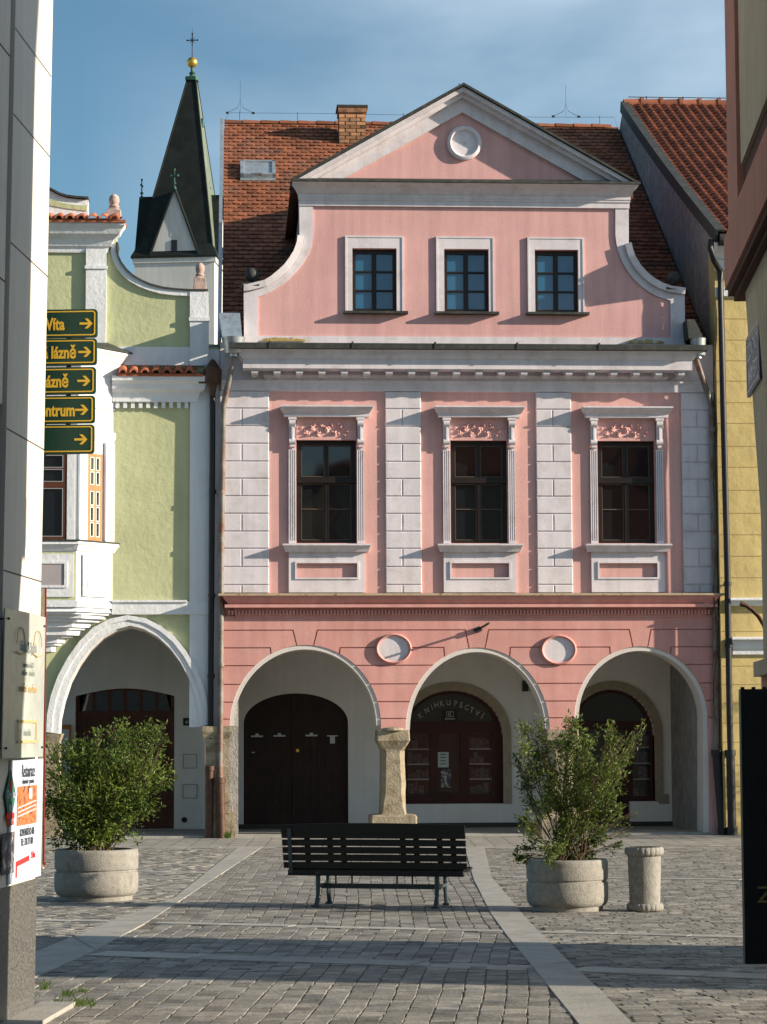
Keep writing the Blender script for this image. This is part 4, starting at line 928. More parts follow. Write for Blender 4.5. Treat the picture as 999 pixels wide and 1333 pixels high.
# ================================================================== GREEN TOWNHOUSE
GY = .12
gh = empty('townhouse', (-2, GY, 0), 'pale green townhouse with curved white-trimmed gable and oriel, left of the pink house', 'house')
gP = lambda a, b, Y=GY: P(a, b, Y)
GXL = -4.6; GXR = -.03
inn_ = [(77, 955), (78, 935), (83, 912), (92, 886), (104, 864), (118, 845), (135, 829), (153, 819), (170, 814.5), (188, 819), (206, 829), (222, 844), (236, 863), (247, 884), (254, 905), (258.5, 925), (260, 945)]
outr = [(61, 953), (62, 930), (67, 905), (76, 880), (89, 856), (104, 835), (122, 817), (143, 806), (166, 801), (190, 805), (210, 815), (228, 829), (243, 848), (256, 870), (264, 890), (270, 912), (272, 944)]
ip = [gP(*q) for q in inn_]; op = [gP(*q) for q in outr]
zgt = PZ(200, 452, GY); xw = lambda p, y=640: PX(p, y, GY)
wl = [(GXL, 0), (xw(35, 900), 0), (xw(35, 900), gP(77, 955)[1])]  # left bay (mostly hidden by the near pillar)
low = [(GXL, 0), (ip[0][0]-.75, 0), (ip[0][0]-.75, ip[0][1])] + ip + [(xw(273, 950), ip[-1][1])]
MB().slab([(GXL, ip[0][1]-.0)] + [(ip[0][0], ip[0][1])] + ip[1:] + [(GXR, ip[-1][1]), (GXR, zgt), (GXL, zgt)], GY, GY+.55).build('front_wall', M['green'], gh)
MB().box(GXL, xw(35, 900)-.3, GY, GY+.55, 0, ip[0][1]).build('side_pier', M['white_g'], gh)
mb = MB(); mb.slab(op + ip[::-1], GY-.07, GY+.0); 
m1 = [((a[0]*.55+b[0]*.45), (a[1]*.55+b[1]*.45)) for a, b in zip(op, ip)]; mb.slab(op + m1[::-1], GY-.095, GY-.06); mb.build('pointed_archivolt', M['white_g'], gh)
mb = MB(); mb.slab(ip + [(p[0]*1+((-.0)), p[1]) for p in [(ip[-1][0]-.025, ip[-1][1])]] + [(p[0], p[1]-.03) for p in ip[::-1]], GY-.0, GY+.56); mb.build('arch_soffit', M['arch_w'], gh)
# white pilaster at the right edge
MB().box(xw(247.5), GXR, GY-.05, GY, ip[-1][1]-.02, PZ(250, 497, GY)).box(xw(266), GXR, GY-.03, GY+.5, PZ(250, 510, GY), PZ(250, 455, GY)).build('corner_pilaster', M['white_g'], gh)
mb = MB(); mb.box(xw(147), GXR+.0, GY-.075, GY, PZ(200, 800, GY), PZ(200, 783.5, GY)); mb.cornice(xw(147), xw(240), GY, [(.11, PZ(200, 781.5, GY)), (.11, PZ(200, 784, GY)), (.07, PZ(200, 786, GY))], side=.5, left=False); mb.build('floor_band', M['white_g'], gh)
# cornice with crenel dentils and tile coping at eaves
ca, cb = xw(147, 500)+.0, xw(264, 500)
mb = MB(); mb.cornice(ca, cb-.16, GY, [(.30, PZ(200, 491, 0)), (.29, PZ(200, 497, 0)), (.22, PZ(200, 501, 0)), (.20, PZ(200, 507, 0)), (.12, PZ(200, 512, .1)), (.09, PZ(200, 518, .1)), (.09, PZ(200, 523.5, .1)), (0, PZ(200, 524, .1))], left=False)
zt, zb = PZ(200, 523.5, .1), PZ(200, 531.5, .1); x = xw(141, 527)
while x < xw(247, 527): mb.box(x, x+.065, GY-.06, GY, zb, zt); x += .132
mb.build('eaves_cornice', M['white_g'], gh)
def coping(x0, x1, y0, y1, z, name, par, step=.19):
    mb = MB(); x = x0
    while x < x1-step*.8:
        n = 8; rr = step*.36; vs = []
        for k in range(n+1):
            t = PI*k/n
            for (yy, dz, sc2) in ((y0-.05, 0, 1.08), (y1, .16, .95)): vs.append((x+step/2-rr*math.cos(t)*sc2, yy, z+dz+rr*math.sin(t)*sc2))
        for k in range(n+1):
            t = PI*k/n; vs.append((x+step/2-(rr-.02)*math.cos(t), y0-.05, z+(rr-.02)*math.sin(t)))
        c = random.random()
        mb.add(vs, [(2*k, 2*k+1, 2*k+3, 2*k+2) for k in range(n)] + [(2*k, 2*k+2, 2*(n+1)+k+1, 2*(n+1)+k) for k in range(n)], c)
        # pan tile between
        vs = []; m_ = 6
        for k in range(m_+1):
            t = PI*k/m_
            for (yy, dz) in ((y0-.02, 0), (y1, .16)): vs.append((x+step-.0-rr*.55*math.cos(t), yy, z+dz+.02-rr*.35*math.sin(t)))
        mb.add(vs, [(2*k, 2*k+2, 2*k+3, 2*k+1) for k in range(m_)], random.random()); x += step
    mb.box(x0, x1, y0, y1, z-.05, z-.005, .3)
    return mb.build(name, M['coping'], par, smooth=True)
coping(xw(154, 485), xw(265, 485), GY-.32, GY+.05, PZ(200, 488, 0), 'tile_coping', gh)
# gable
curve = [gP(*q) for q in ((152, 316), (151, 324), (153, 334), (157, 343), (164, 352.5), (173, 360.5), (184, 367), (197, 372.5), (212, 376.3), (228, 378.3), (247, 379.5), (271, 379.5))]
curvI = [gP(*q) for q in ((146, 320), (144.5, 327), (147, 338), (152, 348), (159.5, 358), (169, 366.5), (181, 373.5), (195, 379), (210, 383), (227, 385), (247, 386))]
ztg = PZ(100, 296, GY)
gout = [(GXL, zgt-.02)] + [(xw(272, 420), zgt-.02)] + curve[::-1] + [(curve[0][0], ztg), (GXL, ztg)]
MB().slab(gout, GY, GY+.4).build('gable', M['green'], gh)
MB().slab(curve + curvI[::-1] + [], GY-.06, GY+.42).build('gable_rim', M['white_g'], gh)
mb = MB(); n = len(curve); vs = []
for k in range(n):
    a, b = curve[k]; a0, b0 = curve[max(k-1, 0)]; a1, b1 = curve[min(k+1, n-1)]; t = Vector((a1-a0, b1-b0)).normalized(); nn = Vector((-t.y, t.x)); nn = nn if nn.y > 0 or (abs(nn.y) < .2 and nn.x > 0) else -nn
    vs += [(a, GY-.09, b), (a+nn.x*.03, GY-.09, b+nn.y*.03), (a+nn.x*.03, GY+.45, b+nn.y*.03), (a, GY+.45, b)]
mb.add(vs, [(k*4+j, (k+1)*4+j, (k+1)*4+(j+1) % 4, k*4+(j+1) % 4) for k in range(n-1) for j in range(4)]); mb.build('rim_flashing', M['lead'], gh)
mb = MB(); mb.box(GXL, xw(272, 460), GY-.045, GY, PZ(200, 476, GY), PZ(200, 452, GY)); mb.box(GXL, xw(141, 440)+.0, GY-.045, GY, PZ(200, 330, GY), ztg-.005); mb.build('gable_band', M['white_g'], gh)
MB().box(xw(112, 420), xw(138.5, 420), GY-.075, GY, PZ(120, 452, GY), PZ(120, 325, GY)).box(xw(110.5, 420), xw(140, 420), GY-.10, GY, PZ(120, 351, GY), PZ(120, 347, GY)).build('gable_pilaster', M['white_g'], gh)
MB().box(xw(247.5, 420), xw(272, 420), GY-.075, GY+.05, PZ(120, 476, GY), PZ(260, 381, GY)).box(xw(246.5, 420), xw(273, 420), GY-.10, GY, PZ(120, 418, GY), PZ(120, 413, GY)).build('gable_pilaster', M['white_g'], gh)
# upper cornice, tiles, attic scroll and finials
Zc = lambda y, Y=0.: PZ(110, y, Y)
mb = MB(); mb.cornice(GXL, xw(163, 300)-.34, GY, [(.36, Zc(291)), (.35, Zc(296)), (.30, Zc(300)), (.26, Zc(306)), (.15, Zc(312)), (.10, Zc(320)), (.06, Zc(321)), (.05, Zc(326))], left=False); mb.build('upper_cornice', M['white_g'], gh)
coping(GXL, xw(165, 288), GY-.40, GY+.12, Zc(289.5), 'tile_coping', gh)
att = [gP(*q) for q in ((40, 292), (124, 292), (124, 286), (115, 285), (115, 260), (100, 259), (88, 257.5), (78, 254.5), (66, 248), (40, 235))]
MB().slab(att[::-1], GY+.02, GY+.3).build('attic_scroll', M['white_g'], gh)
mb = MB(); ap_ = [gP(*q) for q in ((40, 269), (66, 267.5), (85, 271), (113.5, 274.5), (113.5, 267), (100, 267), (80, 263.5), (66, 259), (40, 255))]; mb.slab(ap_[::-1], GY+.005, GY+.03); mb.build('attic_panel', M['green'], gh)
mb = MB(); pts = [gP(*q) for q in ((115.5, 259), (100, 258), (88, 256.5), (78, 253.5), (66, 247), (40, 234))]
mb.slab(pts + [(a, b+.035) for a, b in pts[::-1]], GY-.04, GY+.36); mb.box(xw(110, 285), xw(142, 285), GY-.0, GY+.3, Zc(285.5, GY), Zc(284, GY)); mb.build('rim_flashing', M['lead'], gh)
def finial(px, pyb, pyt, wpx, name='stone_finial'):
    x, zb_ = gP(px, pyb); zt_ = PZ(px, pyt, GY); h = zt_-zb_; w_ = wpx/75.4/2; cy = GY+.18; mb = MB()
    mb.plan(chamfer_sq(x, cy, w_, .01), zb_, zb_+h*.46, chamfer_sq(x, cy, w_*.86, .01)); mb.plan(chamfer_sq(x, cy, w_*.86, .02), zb_+h*.46, zb_+h*.56, chamfer_sq(x, cy, w_*.5, .02))
    mb.lathe([(w_*.5, h*.54), (w_*.66, h*.58), (w_*.66, h*.62), (w_*.5, h*.66), (w_*.62, h*.72), (w_*.68, h*.82), (w_*.58, h*.93), (w_*.3, h)], x, cy, 14, cz=zb_)
    return mb.build(name, M['finial'], gh, smooth=True)
M['finial'] = mat('pink_grey_sandstone', (.46, .33, .29), var=.25, vs=9, bump=.7, col2=(.25, .21, .19), c2=(.5, .65), c2s=8)
finial(148, 290, 250.5, 21); finial(260.5, 379, 340, 18)
# oriel
Yf = -.50; xa = PX(-60, 640, Yf); xb = PX(100, 640, Yf); xc_ = PX(147, 640, GY)
def plan_(o, back=GY+.1):
    return [(xa-.5, back), (xa-o, GY), (xa+.5-o, Yf-o), (xb+o*.42, Yf-o), (xc_+o*1.0, GY), (xc_+o, back)]
om = MB(); zq_ = lambda y, Y=-.3: PZ(100, y, Y)
om.plan(plan_(0)[:], zq_(783), zq_(462)); orl = om.build('oriel', M['white_g'], gh)
mb = MB()
for y0, y1, o0_, o1_ in ((705.5, 710, .10, .12), (710, 718, .10, .03), (783, 791, .06, .06), (791, 797, .0, .06), (797, 800, .0, .0)):
    mb.plan(plan_(o1_), zq_(y1), zq_(y0), plan_(o0_))
mb.build('oriel_moulding', M['white_g'], orl)
mb = MB(); mb.plan(plan_(.13), zq_(705.8), zq_(704.2)); mb.build('ledge_flashing', M['lead'], orl)
mb = MB()
for y0, y1, o0_, o1_ in ((456, 460, .34, .34), (460, 470, .33, .22), (470, 476, .20, .20), (476, 488, .20, .10), (488, 500, .09, .09), (500, 530, .09, .03), (560, 566, .05, .05), (566, 572, .05, .02)):
    mb.plan(plan_(o1_), zq_(y1), zq_(y0), plan_(o0_))
mb.build('oriel_cornice', M['white_g'], orl)
mb = MB(); mb.plan(plan_(.38), zq_(456), zq_(454), plan_(.36)); mb.plan(plan_(.36), zq_(454), zq_(440), [(a*.0+a, GY+.1) if i in (0, 5) else (a, GY+.05) for i, (a, b) in enumerate(plan_(-.1))]); mb.build('oriel_roof', M['lead'], orl)
# stepped corbels below
mb = MB()
for k, (y0, y1, f) in enumerate(((800, 806, .10), (806, 810, .22), (810, 817, .36), (817, 820, .44), (820, 827, .52), (827, 830, .66), (830, 837, .80), (837, 840, .86), (840, 848, .96), (848, 858, 1.15), (858, 870, 1.35))):
    yf_ = min(GY-.06, Yf+.08+f*.48); xr_ = xc_-f
    mb.plan([(xa-1.0, GY), (xa-.9, yf_), (xr_-(GY-yf_)*.8, yf_), (xr_, GY)], zq_(y1, 0), zq_(y0, 0))
mb.build('oriel_corbel', M['white_g'], orl)
# front panel + facet panels (green gap line, white frame, grey inset)
mb = MB(); mb.box(xa+.5, xb-.0, Yf-.006, Yf+.01, zq_(781, Yf), zq_(719, Yf)); mb.build('oriel_parapet', M['green'], orl)
fx0, fx1 = PX(20, 640, Yf), PX(96.5, 640, Yf)
mb = MB(); mb.box(fx0, fx1, Yf-.035, Yf-.0, zq_(777, Yf), zq_(721, Yf)); mb.build('parapet_frame', M['white_g'], orl)
mb = MB(); a, b, c, d = PX(30, 640, Yf), PX(85, 640, Yf), zq_(762, Yf), zq_(734, Yf); mb.box(a, b, Yf-.04, Yf-.02, c, d)
M['greypan'] = mat('lilac_grey_panel', (.38, .34, .35), bump=.3); pn = mb.build('parapet_panel', M['greypan'], orl)
MB().slab([(a-.04, c-.04), (b+.05, c-.04), (b+.05, d+.04), (a-.04, d+.04)], Yf-.055, Yf-.03, [[(a, c), (b, c), (b, d), (a, d)]]).build('panel_moulding', M['white_g'], pn)
# windows: front (dark) and facet (orange brown)
def casement(tf, w_, z0, z1, par, wood, rows=((.0, .58, 3), (.64, 1., 2)), nm='window', cols_=2, bead=None):
    mb = MB(tf); fl = []; t = .05; H = z1-z0
    for (a, b, nr) in rows:
        for c in range(cols_):
            for r in range(nr):
                X0 = t+(w_-2*t)*c/cols_; X1 = t+(w_-2*t)*(c+1)/cols_; Z0 = z0+t+(H-2*t)*(a+(b-a)*r/nr); Z1 = z0+t+(H-2*t)*(a+(b-a)*(r+1)/nr)
                e = .022; fl.append([(X0+e*(1 if c else .4), Z0+.012), (X1-e*(.4 if c else 1), Z0+.012), (X1-e*(.4 if c else 1), Z1-.012), (X0+e*(1 if c else .4), Z1-.012)])
    mb.slab([(0, z0), (w_, z0), (w_, z1), (0, z1)], -.03, .04, fl); fr = mb.build(nm, wood, par)
    for q in fl: MB(tf).box(q[0][0], q[1][0], .005, .02, q[0][1], q[2][1]).build('pane', M['glass'], fr)
    mb = MB(tf)
    for q in fl:
        mb.slab(q, -.034, .004, [[(q[0][0]+.012, q[0][1]+.012), (q[1][0]-.012, q[0][1]+.012), (q[2][0]-.012, q[2][1]-.012), (q[3][0]+.012, q[3][1]-.012)]])
    mb.build('glazing_bead', bead or M['offwhite'], fr); return fr
M['greybead'] = mat('grey_bead', (.30, .31, .32), bump=0)
x0 = PX(16, 640, Yf); x1 = PX(87, 640, Yf)
tf = Matrix.Translation((x0, Yf-.01, 0)); casement(tf, x1-x0, zq_(703.5, Yf), zq_(588, Yf), orl, M['door_brown'], rows=((.0, .60, 1), (.66, 1., 2)), bead=M['greybead'])
A = Vector((xb, Yf, 0)); B = Vector((xc_, GY, 0)); u = (B-A).normalized(); ln = (B-A).length
tf = Matrix((u, Vector((-u.y, u.x, 0)), Vector((0, 0, 1)))).transposed().to_4x4(); tf.translation = A + Vector((u.y, -u.x, 0))*.01
tf2 = tf @ Matrix.Translation((ln*.26, 0, 0)); casement(tf2, ln*.40, zq_(704, -.2), zq_(591, -.2), orl, M['brownwood'])
MB(tf).box(ln*.02, ln*.24, -.05, 0, zq_(704, -.2), zq_(575, -.2)).box(ln*.74, ln*.98, -.05, 0, zq_(704, -.2), zq_(575, -.2)).build('oriel_pilaster', M['white_g'], orl)
MB(tf).box(ln*.15, ln*.85, -.035, 0, zq_(777, -.2), zq_(723, -.2)).box(ln*.27, ln*.7, -.05, 0, zq_(766, -.2), zq_(733, -.2)).build('parapet_frame', M['white_g'], orl)
MB().box(PX(87, 640, Yf)+.01, xb-.03, Yf-.05, Yf, zq_(704, Yf), zq_(575, Yf)).build('oriel_pilaster', M['white_g'], orl)
# plain roof and walls behind
mb = MB(); mb.box(GXL, GXR, GY+.55, 14, ceil, 8.6); mb.build('body_wall', M['white_g'], gh)
mb = MB(); G2 = xw(268); mb.add([(GXL, GY+.3, 8.75), (G2, GY+.3, 8.75), (G2, 9, 9.7), (GXL, 9, 9.7), (G2, 14, 8.75), (GXL, 14, 8.75), (GXL, GY+.3, 8.6), (G2, GY+.3, 8.6), (G2, 14, 8.6), (GXL, 14, 8.6)], [(0, 1, 2, 3), (3, 2, 4, 5), (0, 6, 7, 1), (1, 7, 8, 4, 2), (5, 9, 6, 0, 3), (9, 8, 7, 6)]); mb.build('roof', M['rooftile_r'], gh)
# arcade inside
GB = 3.2; gx = lambda p: PX(p, 1000, GB); gz_ = lambda y: PZ(160, y, GB)
da, db = gx(98), gx(227); dl = [(da, .035), (db, .035), (db, gz_(906))] + [(da+(db-da)*(1-k/12), gz_(906)+(gz_(896)-gz_(906))*math.sin(PI*k/12)) for k in range(1, 12)] + [(da, gz_(906))]
MB().slab([(GXL, 0), (GXR, 0), (GXR, ceil+.3), (GXL, ceil+.3)], GB, GB+.3, [dl]).build('arcade_back_wall', M['inner'], gh)
MB().box(GXL, GXR, GY+.55, GB, ceil+.0, ceil+.25).build('arcade_ceiling', M['inner'], gh)
Y = GB+.12; fl = []
z0, z1 = gz_(926), gz_(904)
for k in range(6):
    a = da+.04+(db-da-.08)*k/6; b = da+.04+(db-da-.08)*(k+1)/6; top_ = z1+ (gz_(899)-z1)*math.sin(PI*(k+.5)/6)
    fl.append([(a+.03, z0), (b-.03, z0), (b-.03, top_), (a+.03, top_)])
dr = MB().slab(dl, Y, Y+.08, fl).build('entrance_door', M['door_brown'], gh)
for q in fl: MB().slab(q, Y+.04, Y+.06).build('pane', M['glass'], dr)
mb = MB()
for k in range(4):
    a = da+.08+(db-da-.16)*k/4; b = da+.08+(db-da-.16)*(k+1)/4
    for (c, d) in ((.2, 1.0), (1.1, 2.2)): mb.slab([(a+.06, c), (b-.06, c), (b-.06, d), (a+.06, d)], Y-.025, Y, [[(a+.11, c+.05), (b-.11, c+.05), (b-.11, d-.05), (a+.11, d-.05)]])
mb.box(da, db, Y-.04, Y, gz_(932), gz_(927)); mb.build('door_panel', M['door_brown'], dr)
x, z = P(245, 939.5, GB); hp_ = MB().box(x-.09, x+.09, GB-.02, GB, z-.07, z+.07).build('house_number', M['black'], gh)
v, f = text_mb('64', .10, Matrix.Translation((x, GB-.024, z-.035)) @ Matrix.Rotation(PI/2, 4, 'X')); MB().add(v, f).build('number_digits', M['paper'], hp_)
for (a, b, w_, h_) in ((247.5, 1030, .135, .13), (247.5, 991, .13, .13)):
    x, z = P(a, b, GB); MB().slab([(x-w_, z-h_), (x+w_, z-h_), (x+w_, z+h_), (x-w_, z+h_)], GB-.012, GB, [[(x-w_+.012, z-h_+.012), (x+w_-.012, z-h_+.012), (x+w_-.012, z+h_-.012), (x-w_+.012, z+h_-.012)]]).build('meter_hatch', M['stone_trim'], gh)
x, z = P(240, 1067, GB); MB().tube([(x, GB-.02, z), (x, GB+.0, z)], .05, 14).build('drain_hole', M['black'], gh)
nb_ = MB(); x, z = P(86, 965, GB); nb_.box(x-.13, x+.10, GB-.05, GB, z-.30, z+.30); nbo = nb_.build('notice_board', M['brownwood'], gh)
MB().box(x-.09, x+.06, GB-.06, GB-.05, z-.26, z+.22).build('notice_sheet', M['paper'], nbo)
# left stone column
mb = MB(); a, b = PX(60, 1000, GY), PX(77, 1000, GY)
mb.box(a-.15, b+.04, GY-.10, GY+.6, 0, .5); mb.box(a-.10, b, GY-.06, GY+.55, .5, gP(70, 965)[1]); mb.plan([(a-.1, GY-.06), (b, GY-.06), (b, GY+.55), (a-.1, GY+.55)], gP(70, 965)[1], ip[0][1], [(a-.15, GY-.10), (b+.05, GY-.10), (b+.05, GY+.6), (a-.15, GY+.6)]); mb.build('stone_column', M['stone'], gh)
# its own drainpipe
gp_ = pipe([(277, 512, GY-.12), (277, 560), (276, 700), (274.5, 900), (273, 1087)], GY-.12, .05, M['black'], 'drainpipe', gh, [(277, 640), (276, 775), (275, 880)])
h = hitY(277, 490, -.1); mb = MB(); mb.lathe([(.05, -.34), (.07, -.16), (.15, -.10), (.16, .12), (.13, .14), (.06, .26), (.02, .30)], h.x, h.y, 16, cz=h.z); mb.build('rain_hopper', M['castiron'], gp_, smooth=True)
h = hitY(273.5, 1000, -.08); mb = MB(); mb.tube([h, (h.x-.01, -.08, 0)], .062, 12); mb.tube([h+Vector((0, 0, .04)), h-Vector((0, 0, .04))], .08, 12); mb.build('cast_iron_foot', M['castiron'], gp_, smooth=True)
h = hitY(265, 489, -.1); mb = MB(); mb.box(h.x-.08, h.x+.06, -.15, GY, h.z-.14, h.z+.05); mb.build('gutter_end', M['lead'], gp_)

# ================================================================== YELLOW TOWNHOUSE
YY = -.24
yh = empty('townhouse', (XR+2, YY, 0), 'ochre yellow townhouse with pantile roof and rough grey side wall, right of the pink house', 'house')
XY0 = XR+.012
# ridge depth: where the ray through the ridge end meets the party wall plane
d = ray(812, 138); tt = (XY0-CAM.x)/d.x; rp = CAM+d*tt; YRY, YRZ = rp.y, rp.z
yz = PZ(935, 306, YY-.45); XYR = XR+7.5
ys_ = Vector((0, YRY-(YY-.45), YRZ-yz)); ylen = ys_.length; ys_.normalize(); yn = Vector((0, -ys_.z, ys_.y)); yo = Vector((0, YY-.45, yz))
zwt = yz-.05
MB().box(XY0, XYR, YY, .3, 0, zwt+.1).build('front_wall', M['yellow'], yh)
sp = [(.3, 0), (.3, zwt), (YY-.2, zwt+.02)] + [(yo.y+ys_.y*ylen*t, yo.z+ys_.z*ylen*t-.06-.10*math.sin(PI*t)) for t in (.12, .3, .5, .7, .85, 1)] + [(YRY+6, YRZ-3.5), (YRY+6, 0)]
MB().slab(sp, XY0, XY0+.3, fm=lambda a, b, c: (b, a, c)).build('gable_side_wall', M['grey_rough'], yh)
mb = MB(); mb.box(XYR-.3, XYR, .3, YRY+6, 0, yz-.1); mb.box(XY0+.3, XYR-.3, YRY+5.7, YRY+6, 0, yz-.1); mb.build('side_wall', M['yellow'], yh)
mb = MB()
def onY(x, d, h=0):
    t = max(0, min(1, d/ylen)); return yo + Vector((x, 0, 0)) + ys_*d + yn*(h-.07*math.sin(PI*t))
nd = 14
for k in range(nd):
    d0, d1 = ylen*k/nd, ylen*(k+1)/nd
    mb.add([onY(XY0, d0), onY(XYR, d0), onY(XYR, d1), onY(XY0, d1), onY(XY0, d0, -.12), onY(XYR, d0, -.12), onY(XYR, d1, -.12), onY(XY0, d1, -.12)], [(0, 1, 2, 3), (7, 6, 5, 4), (0, 3, 7, 4), (1, 5, 6, 2), (0, 4, 5, 1)])
mb.add([(XY0, YRY, YRZ), (XYR, YRY, YRZ), (XYR, YRY+6.3, YRZ-3.8), (XY0, YRY+6.3, YRZ-3.8)], [(3, 2, 1, 0)])
yr = mb.build('roof', M['lead'], yh)
tm = MB(); tw, th = .20, .26; d = 0.0
while d < ylen-.1:
    x = XY0+.06
    while x < XR+3.2:
        vs = []; n = 6
        for k in range(n+1):
            t = k/n; hh = .045*math.sin(2*PI*t)*(1 if t < .5 else .6)+.02
            vs.append(onY(x+tw*t, d, hh+.045)); vs.append(onY(x+tw*t, d+th*1.05, hh+.01)); vs.append(onY(x+tw*t, d, hh+.02))
        c = random.random(); tm.add(vs, [(3*k, 3*k+3, 3*k+4, 3*k+1) for k in range(n)] + [(3*k, 3*k+2, 3*k+5, 3*k+3) for k in range(n)], c); x += tw
    d += th
tm.build('roof_tiles', M['rooftile_r'], yr, smooth=True)
tm = MB(); x = XY0
while x < XR+3.4:
    tm.tube([(x, YRY, YRZ+.03), (x+.40, YRY, YRZ+.05)], .12, 12, col=random.random()); tm.tube([(x+.36, YRY, YRZ+.06), (x+.43, YRY, YRZ+.06)], .135, 12, col=.4); x += .42
tm.build('ridge_tiles', M['rooftile_r'], yr, smooth=True)
mb = MB()
for k in range(nd):
    d0, d1 = ylen*k/nd, ylen*(k+1)/nd; q = []
    for dd in (d0, d1):
        for (x, h) in ((XY0-.07, -.13), (XY0-.02, -.13), (XY0-.02, .07), (XY0+.10, .07), (XY0+.10, .10), (XY0-.07, .10)): q.append(onY(x, dd, h))
    mb.add(q, [(j, (j+1) % 6, 6+(j+1) % 6, 6+j) for j in range(6)] + [(5, 4, 3, 2, 1, 0), (6, 7, 8, 9, 10, 11)])
mb.build('verge_flashing', M['lead'], yr)
mb = MB(); mb.tube([onY(XY0, -.05, -.05), onY(XR+3.5, -.05, -.05)], .085, 12); mb.box(XY0, XR+3.5, YY-.44, YY-.30, yz-.16, yz-.03); mb.build('gutter', M['lead'], yr)
mb = MB(); x = XY0
mb.tube([(XY0+.1, YRY, YRZ+.2), (XR+3.2, YRY, YRZ+.2)], .009, 5)
for k in range(5): mb.tube([(XY0+.5+k*.8, YRY, YRZ), (XY0+.5+k*.8, YRY, YRZ+.22)], .012, 5)
mb.build('lightning_conductor', M['black'], yr)
mb = MB(); a = onY(PX(945, 290, .5), .35, .12); mb.box(a.x-.1, XR+3, a.y-.02, a.y+.02, a.z-.05, a.z+.07); mb.build('snow_guard', M['zinc'], yr)
# trim
W_ = lambda y: PZ(950, y, YY)
MB().cornice(XY0, XYR-.1, YY, [(.30, W_(314)), (.28, W_(324)), (.15, W_(332)), (.12, W_(338)), (.06, W_(339)), (.06, W_(352)), (0, W_(353))], left=False).build('eaves_cornice', M['white_g'], yh)
MB().cornice(XY0, XYR-.1, YY, [(.06, W_(375)), (.06, W_(386)), (0, W_(387))], left=False).build('floor_band', M['white_g'], yh)
lx_ = PX(953, 785, YY-.1)
MB().cornice(lx_, XYR-.1, YY, [(0, W_(778)), (.20, W_(780)), (.20, W_(782)), (.13, W_(783)), (.10, W_(788)), (0, W_(789))], side=.2).build('window_ledge', M['white_g'], yh)
MB().cornice(lx_+.02, XYR-.1, YY, [(0, W_(829)), (.24, W_(831)), (.24, W_(833)), (.12, W_(834)), (.11, W_(844)), (.07, W_(845)), (.06, W_(852)), (0, W_(853))], side=.2).build('window_ledge', M['white_g'], yh)
mb = MB()
for y in (415, 442.5, 469.5, 496, 524, 551, 581, 608, 638, 668, 696, 724, 752, 822, 867, 891, 916, 941, 966, 996, 1024, 1053):
    mb.box(XY0+.02, XYR, YY-.003, YY+.002, W_(y)-.006, W_(y)+.006)
mb.build('scored_joints', M['yellow_s'], yh)
yp = pipe([(926, 312, YY-.42), (925, 322, YY-.42), (929.5, 338, YY-.35), (937.5, 352, YY-.1), (938.5, 378, YY-.1), (942, 540, YY-.1), (947, 740, YY-.1), (950, 930, YY-.1), (954, 1087, YY-.1)], YY-.1, .055, M['black'], 'drainpipe', yh, [(947.5, 760), (949, 840)])
a_ = hitY(951, 980, YY-.1); b_ = Vector((hitY(953.5, 1087, YY-.1).x, YY-.1, 0)); MB().tube([a_, b_], .075, 12).tube([a_+Vector((0, 0, .05)), a_-Vector((0, 0, .05))], .095, 12).tube([b_, b_+Vector((0, 0, .14))], .095, 12).build('cast_iron_foot', M['black'], yp, smooth=True)
# loose cable on the wall
mb = MB(); pts = [hitY(931.5+2.5*math.sin(k*1.1), 390+k*24, YY-.012) for k in range(24)]; mb.tube(pts, .010, 5); mb.build('wall_cable', M['lead'], yh)

# ================================================================== CHURCH
CY = 118.0
cD = lambda a, b: hitY(a, b, CY)
ctr = cD(236.5, 345); chz = ctr.z; apexz = cD(250, 104).z; cxx = ctr.x
ppm = (cD(300, 345)-cD(200, 345)).length/100   # metres per pixel
hw = 53*ppm
church = empty('church_tower', (cxx, CY, 0), 'white church tower with dark pointed spire, gabled sides and golden ball, far behind the houses', 'church')
rot = Matrix.Translation((cxx, CY, 0)) @ Matrix.Rotation(-math.radians(9), 4, 'Z')
S = hw
MB(rot).box(-S*.98, S*.98, -S*.98, S*.98, 0, chz).build('tower_wall', M['church'], church)
mb = MB(rot); mb.plan([(-S*1.06, -S*1.06), (S*1.06, -S*1.06), (S*1.06, S*1.06), (-S*1.06, S*1.06)], chz-.02, chz+.10); mb.plan([(-S*1.06, -S*1.06), (S*1.06, -S*1.06), (S*1.06, S*1.06), (-S*1.06, S*1.06)], chz+.10, chz+.95, [(-S*.9, -S*.9), (S*.9, -S*.9), (S*.9, S*.9), (-S*.9, S*.9)]); mb.build('eaves_roof', M['spire'], church)
MB(rot).box(-S*1.02, S*1.02, -S*1.02, S*1.02, chz-.35, chz-.03).build('tower_cornice', M['church'], church)
# spire
AP = Vector((13.5*ppm, 0)); hs = S*.94; ht = .10*S
q0 = [(-hs, -hs), (hs, -hs), (hs, hs), (-hs, hs)]; q1 = [(AP.x-ht, -ht), (AP.x+ht, -ht), (AP.x+ht, ht), (AP.x-ht, ht)]
mb = MB(rot); mb.plan(q0, chz+.3, apexz, q1); spi = mb.build('spire', M['spire'], church)
mb = MB(rot)
for (a, b), (c, d) in zip(q0, q1): mb.tube([(a, b, chz+.3), (c, d, apexz)], .06, 5)
mb.build('spire_ridge', M['spire'], spi)
mb = MB(rot); mb.add([(hs+.02, -hs+.15, chz+.35), (hs+.02, hs-.15, chz+.35), (AP.x+ht+.02, ht, apexz-.1), (AP.x+ht+.02, -ht, apexz-.1)], [(0, 1, 2, 3)]); mb.build('sunlit_spire_face', M['spire_lit'], spi)  # paler sheet over the right face: its sunlit look put into the colour
t0 = (cD(250, 160).z-chz)/(apexz-chz); rr = hs+(AP.x+ht-hs)*t0
